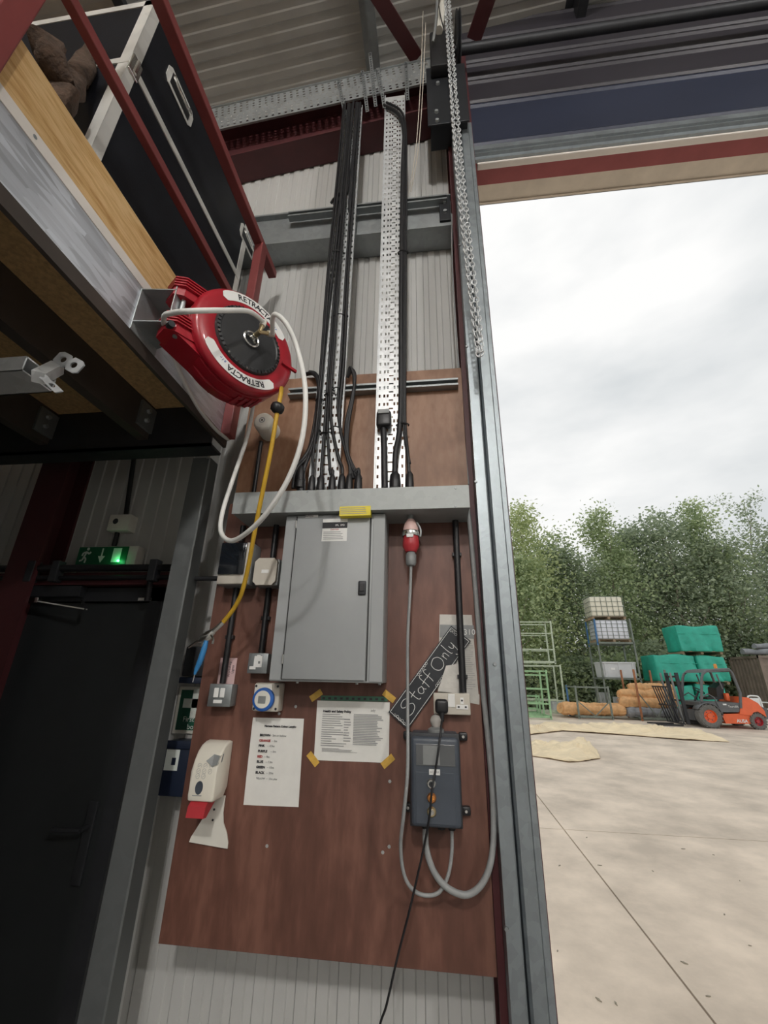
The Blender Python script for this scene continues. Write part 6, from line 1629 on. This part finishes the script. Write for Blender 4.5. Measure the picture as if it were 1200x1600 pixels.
for y_ in (.28, WD - .28):
    MB().bar(fk(500, 1040) + Vector((0, y_, 0)), fk(375, 545) + Vector((0, y_, 0)), .10, .07, (0, 1, 0)).build('mast_rail', 'dark_steel', fkl)
    MB().bar(fk(470, 1040) + Vector((0, y_ + .09, 0)), fk(330, 545) + Vector((0, y_ + .09, 0)), .05, .05, (0, 1, 0)).build('mast_inner', 'box_grey', fkl)
for f_ in (.05, .45, .92):
    a_ = fk(500, 1040).lerp(fk(375, 545), f_); MB().bar(a_ + Vector((0, .28, 0)), a_ + Vector((0, WD - .28, 0)), .06).build('mast_cross', 'dark_steel', fkl)
for k in range(7):
    y_ = .08 + (WD - .16) * k / 6; MB().bar(fk(430, 1030) + Vector((0, y_, 0)), fk(270, 680) + Vector((0, y_, 0)), .03, .03, (0, 1, 0)).build('backrest_bar', 'dark_steel', fkl)
for p_ in ((270, 680), (345, 860), (430, 1030)):
    MB().bar(fk(*p_) + Vector((0, .05, 0)), fk(*p_) + Vector((0, WD - .05, 0)), .045).build('backrest_rail', 'dark_steel', fkl)
for y_ in (.3, WD - .3):
    a_ = fk(450, 1050); MB().box(fk(200, 1060).x, a_.x, YFK + y_ - .06, YFK + y_ + .06, gzf + .02, gzf + .06, .004).build('fork', 'dark_steel', fkl)
text('lettering', 'AUSA', .13, MXZ(fk(968, 1002) + Vector((0, .045, 0))), 'label_white', fkl, bold=.004)
text('lettering', 'Taurulift', .09, MXZ(fk(880, 865) + Vector((0, .03, 0))), 'label_white', fkl)
MB().box(fk(782, 840).x, fk(815, 840).x, YFK + .03, YFK + .038, fk(800, 852).z, fk(800, 838).z).build('tag', 'label_white', fkl)

# white chair behind the forklift
q = G(1186, 1118); q = Vector((P(1187, 1100, 19.2).x, 19.2, gz(19.2)))
chr_ = thing('garden_chair', 'white plastic garden chair behind the forklift', 'chair', q)
MB().box(q.x - .22, q.x + .22, q.y - .2, q.y + .2, q.z + .42, q.z + .46, .02).build('seat', 'label_white', chr_)
for sx in (-1, 1):
    for sy in (-1, 1): MB().tube([(q.x + sx * .2, q.y + sy * .18, q.z + .42), (q.x + sx * .24, q.y + sy * .22, q.z)], .025, 6).build('leg', 'label_white', chr_)
    MB().tube(sp([(q.x + sx * .22, q.y - .2, q.z + .44), (q.x + sx * .24, q.y - .2, q.z + .64), (q.x + sx * .24, q.y + .2, q.z + .66)], 4), .022, 6).build('arm', 'label_white', chr_)
MB().tube(sp([(q.x - .2, q.y + .2, q.z + .44), (q.x - .2, q.y + .26, q.z + .82), (q.x, q.y + .27, q.z + .88), (q.x + .2, q.y + .26, q.z + .82), (q.x + .2, q.y + .2, q.z + .44)], 5), .03, 6).build('back_frame', 'label_white', chr_)
MB().box(q.x - .17, q.x + .17, q.y + .21, q.y + .235, q.z + .5, q.z + .8, .01).build('back_panel', 'label_white', chr_)

# ------------------------------------------------------------------ beige sheeting on the ground
def ground_sheet(name, label, front, back, n, m_n, amp, fq, seed, hump=None):
    """front / back: pixel polylines along the near and far edges"""
    def along(pl_, t):
        k = min(int(t * (len(pl_) - 1)), len(pl_) - 2); f_ = t * (len(pl_) - 1) - k
        return G(pl_[k][0] + (pl_[k + 1][0] - pl_[k][0]) * f_, pl_[k][1] + (pl_[k + 1][1] - pl_[k][1]) * f_)
    m_ = MB(); g_ = []
    for i in range(n + 1):
        a_, b_ = along(front, i / n), along(back, i / n); row = []
        for j in range(m_n + 1):
            q_ = a_.lerp(b_, j / m_n); e = min(1, 6 * min(i / n, 1 - i / n, ) + .15) * min(1, 5 * min(j / m_n, 1 - j / m_n) + .12)
            hgt_ = amp * max(0, 1 - 2.6 * abs(noise.noise(Vector((q_.x * fq[0] + seed + .8 * noise.noise(Vector((q_.x, q_.y, 9.1))), q_.y * fq[1] + .5 * q_.x * fq[0], seed))))) ** 1.5 * e + amp * .35 * abs(noise.noise(Vector((q_.x * 4.1, q_.y * 5.3, seed)))) * e
            if hump: hgt_ += hump(i / n, j / m_n) * e * (.75 + .5 * noise.noise(Vector((q_.x * 3.0, q_.y * 3.0, seed))))
            q_.z = gz(q_.y) + .012 + hgt_; row.append(m_.bm.verts.new(q_))
        g_.append(row)
    for i in range(n):
        for j in range(m_n): m_.bm.faces.new((g_[i][j], g_[i + 1][j], g_[i + 1][j + 1], g_[i][j + 1]))
    o = m_.build(name, 'tarp_beige', None, 25, recalc=False)
    sd_ = o.modifiers.new('thick', 'SOLIDIFY'); sd_.thickness = .008; sd_.offset = 1
    tag(o, label, 'sheet')
    return o
ground_sheet('canvas_sheet', 'long crumpled beige canvas strip across the yard before the forklift', [(790, 1153), (880, 1143), (1000, 1151), (1070, 1157), (1140, 1160)], [(790, 1143), (872, 1135), (960, 1137), (1060, 1143), (1125, 1154)], 140, 30, .17, (.55, 1.5), 3.3)
ground_sheet('canvas_heap', 'heap of folded beige canvas on the concrete nearer the doorway', [(815, 1180), (850, 1185), (890, 1192), (915, 1190), (938, 1186)], [(822, 1160), (850, 1163), (885, 1168), (912, 1168), (932, 1172)], 40, 16, .10, (2.5, 2.5), 7.7, lambda u, v: .20 * math.exp(-((u - .66) / .24) ** 2) * (.55 + .45 * abs(math.sin(u * 11 + v * 5))) * math.sin(PI * min(1, v)) + .13 * math.exp(-((u - .9) / .07) ** 2) * math.sin(PI * v) + .03)
# scraps of leaf litter near the door
rn = random.Random(5)
for k in range(14):
    px, py = rn.uniform(870, 1190), rn.uniform(1290, 1580); q_ = G(px, py); q_.z = gz(q_.y) + .001
    an = rn.uniform(0, PI); L_ = rn.uniform(.008, .022); d_ = Vector((math.cos(an), math.sin(an), 0)) * L_; e_ = Vector((-d_.y, d_.x, 0)) * .35
    m_ = MB(); m_.prism([q_ - d_, q_ - e_ + d_ * .2, q_ + d_, q_ + e_], (0, 0, .004)); o = m_.build('dead_leaf', 'bark')
    tag(o, 'small dark dead leaf lying on the pale concrete', 'leaf', 'dead leaves on the concrete')

# ================================================================== globe high-bay lamps hung from the roof, behind the viewer
def high_bay(x, y, z, where):
    r = thing('high_bay_lamp', 'round globe high-bay lamp hung from the roof ' + where, 'lamp', (x, y, z - .18), 'high-bay lamps')
    MB().lathe([(0, .30), (.07, .30), (.09, .24), (.13, .17), (.12, .16), (0, .16)], (x, y, z), (0, 0, 1), 28).build('housing', 'dark_steel', r, 40)
    MB().ico((x, y, z), .18, 3).build('globe', 'lamp_lens', r, 60)
    MB().tube([(x, y, z + .30), (x, y, roof_z(x) - .03)], .004, 6).build('suspension_wire', 'galv', r)
high_bay(0.1, -4.4, 5.85, 'behind the board side of the bay')
high_bay(0.1, -9.5, 5.85, 'at the far end of the bay, added for ambient fill')  # extra unseen lamp, added for ambient light
high_bay(5.2, -4.4, 6.3, 'in the next bay, added for ambient fill')  # another unseen lamp put in to raise the ambient level
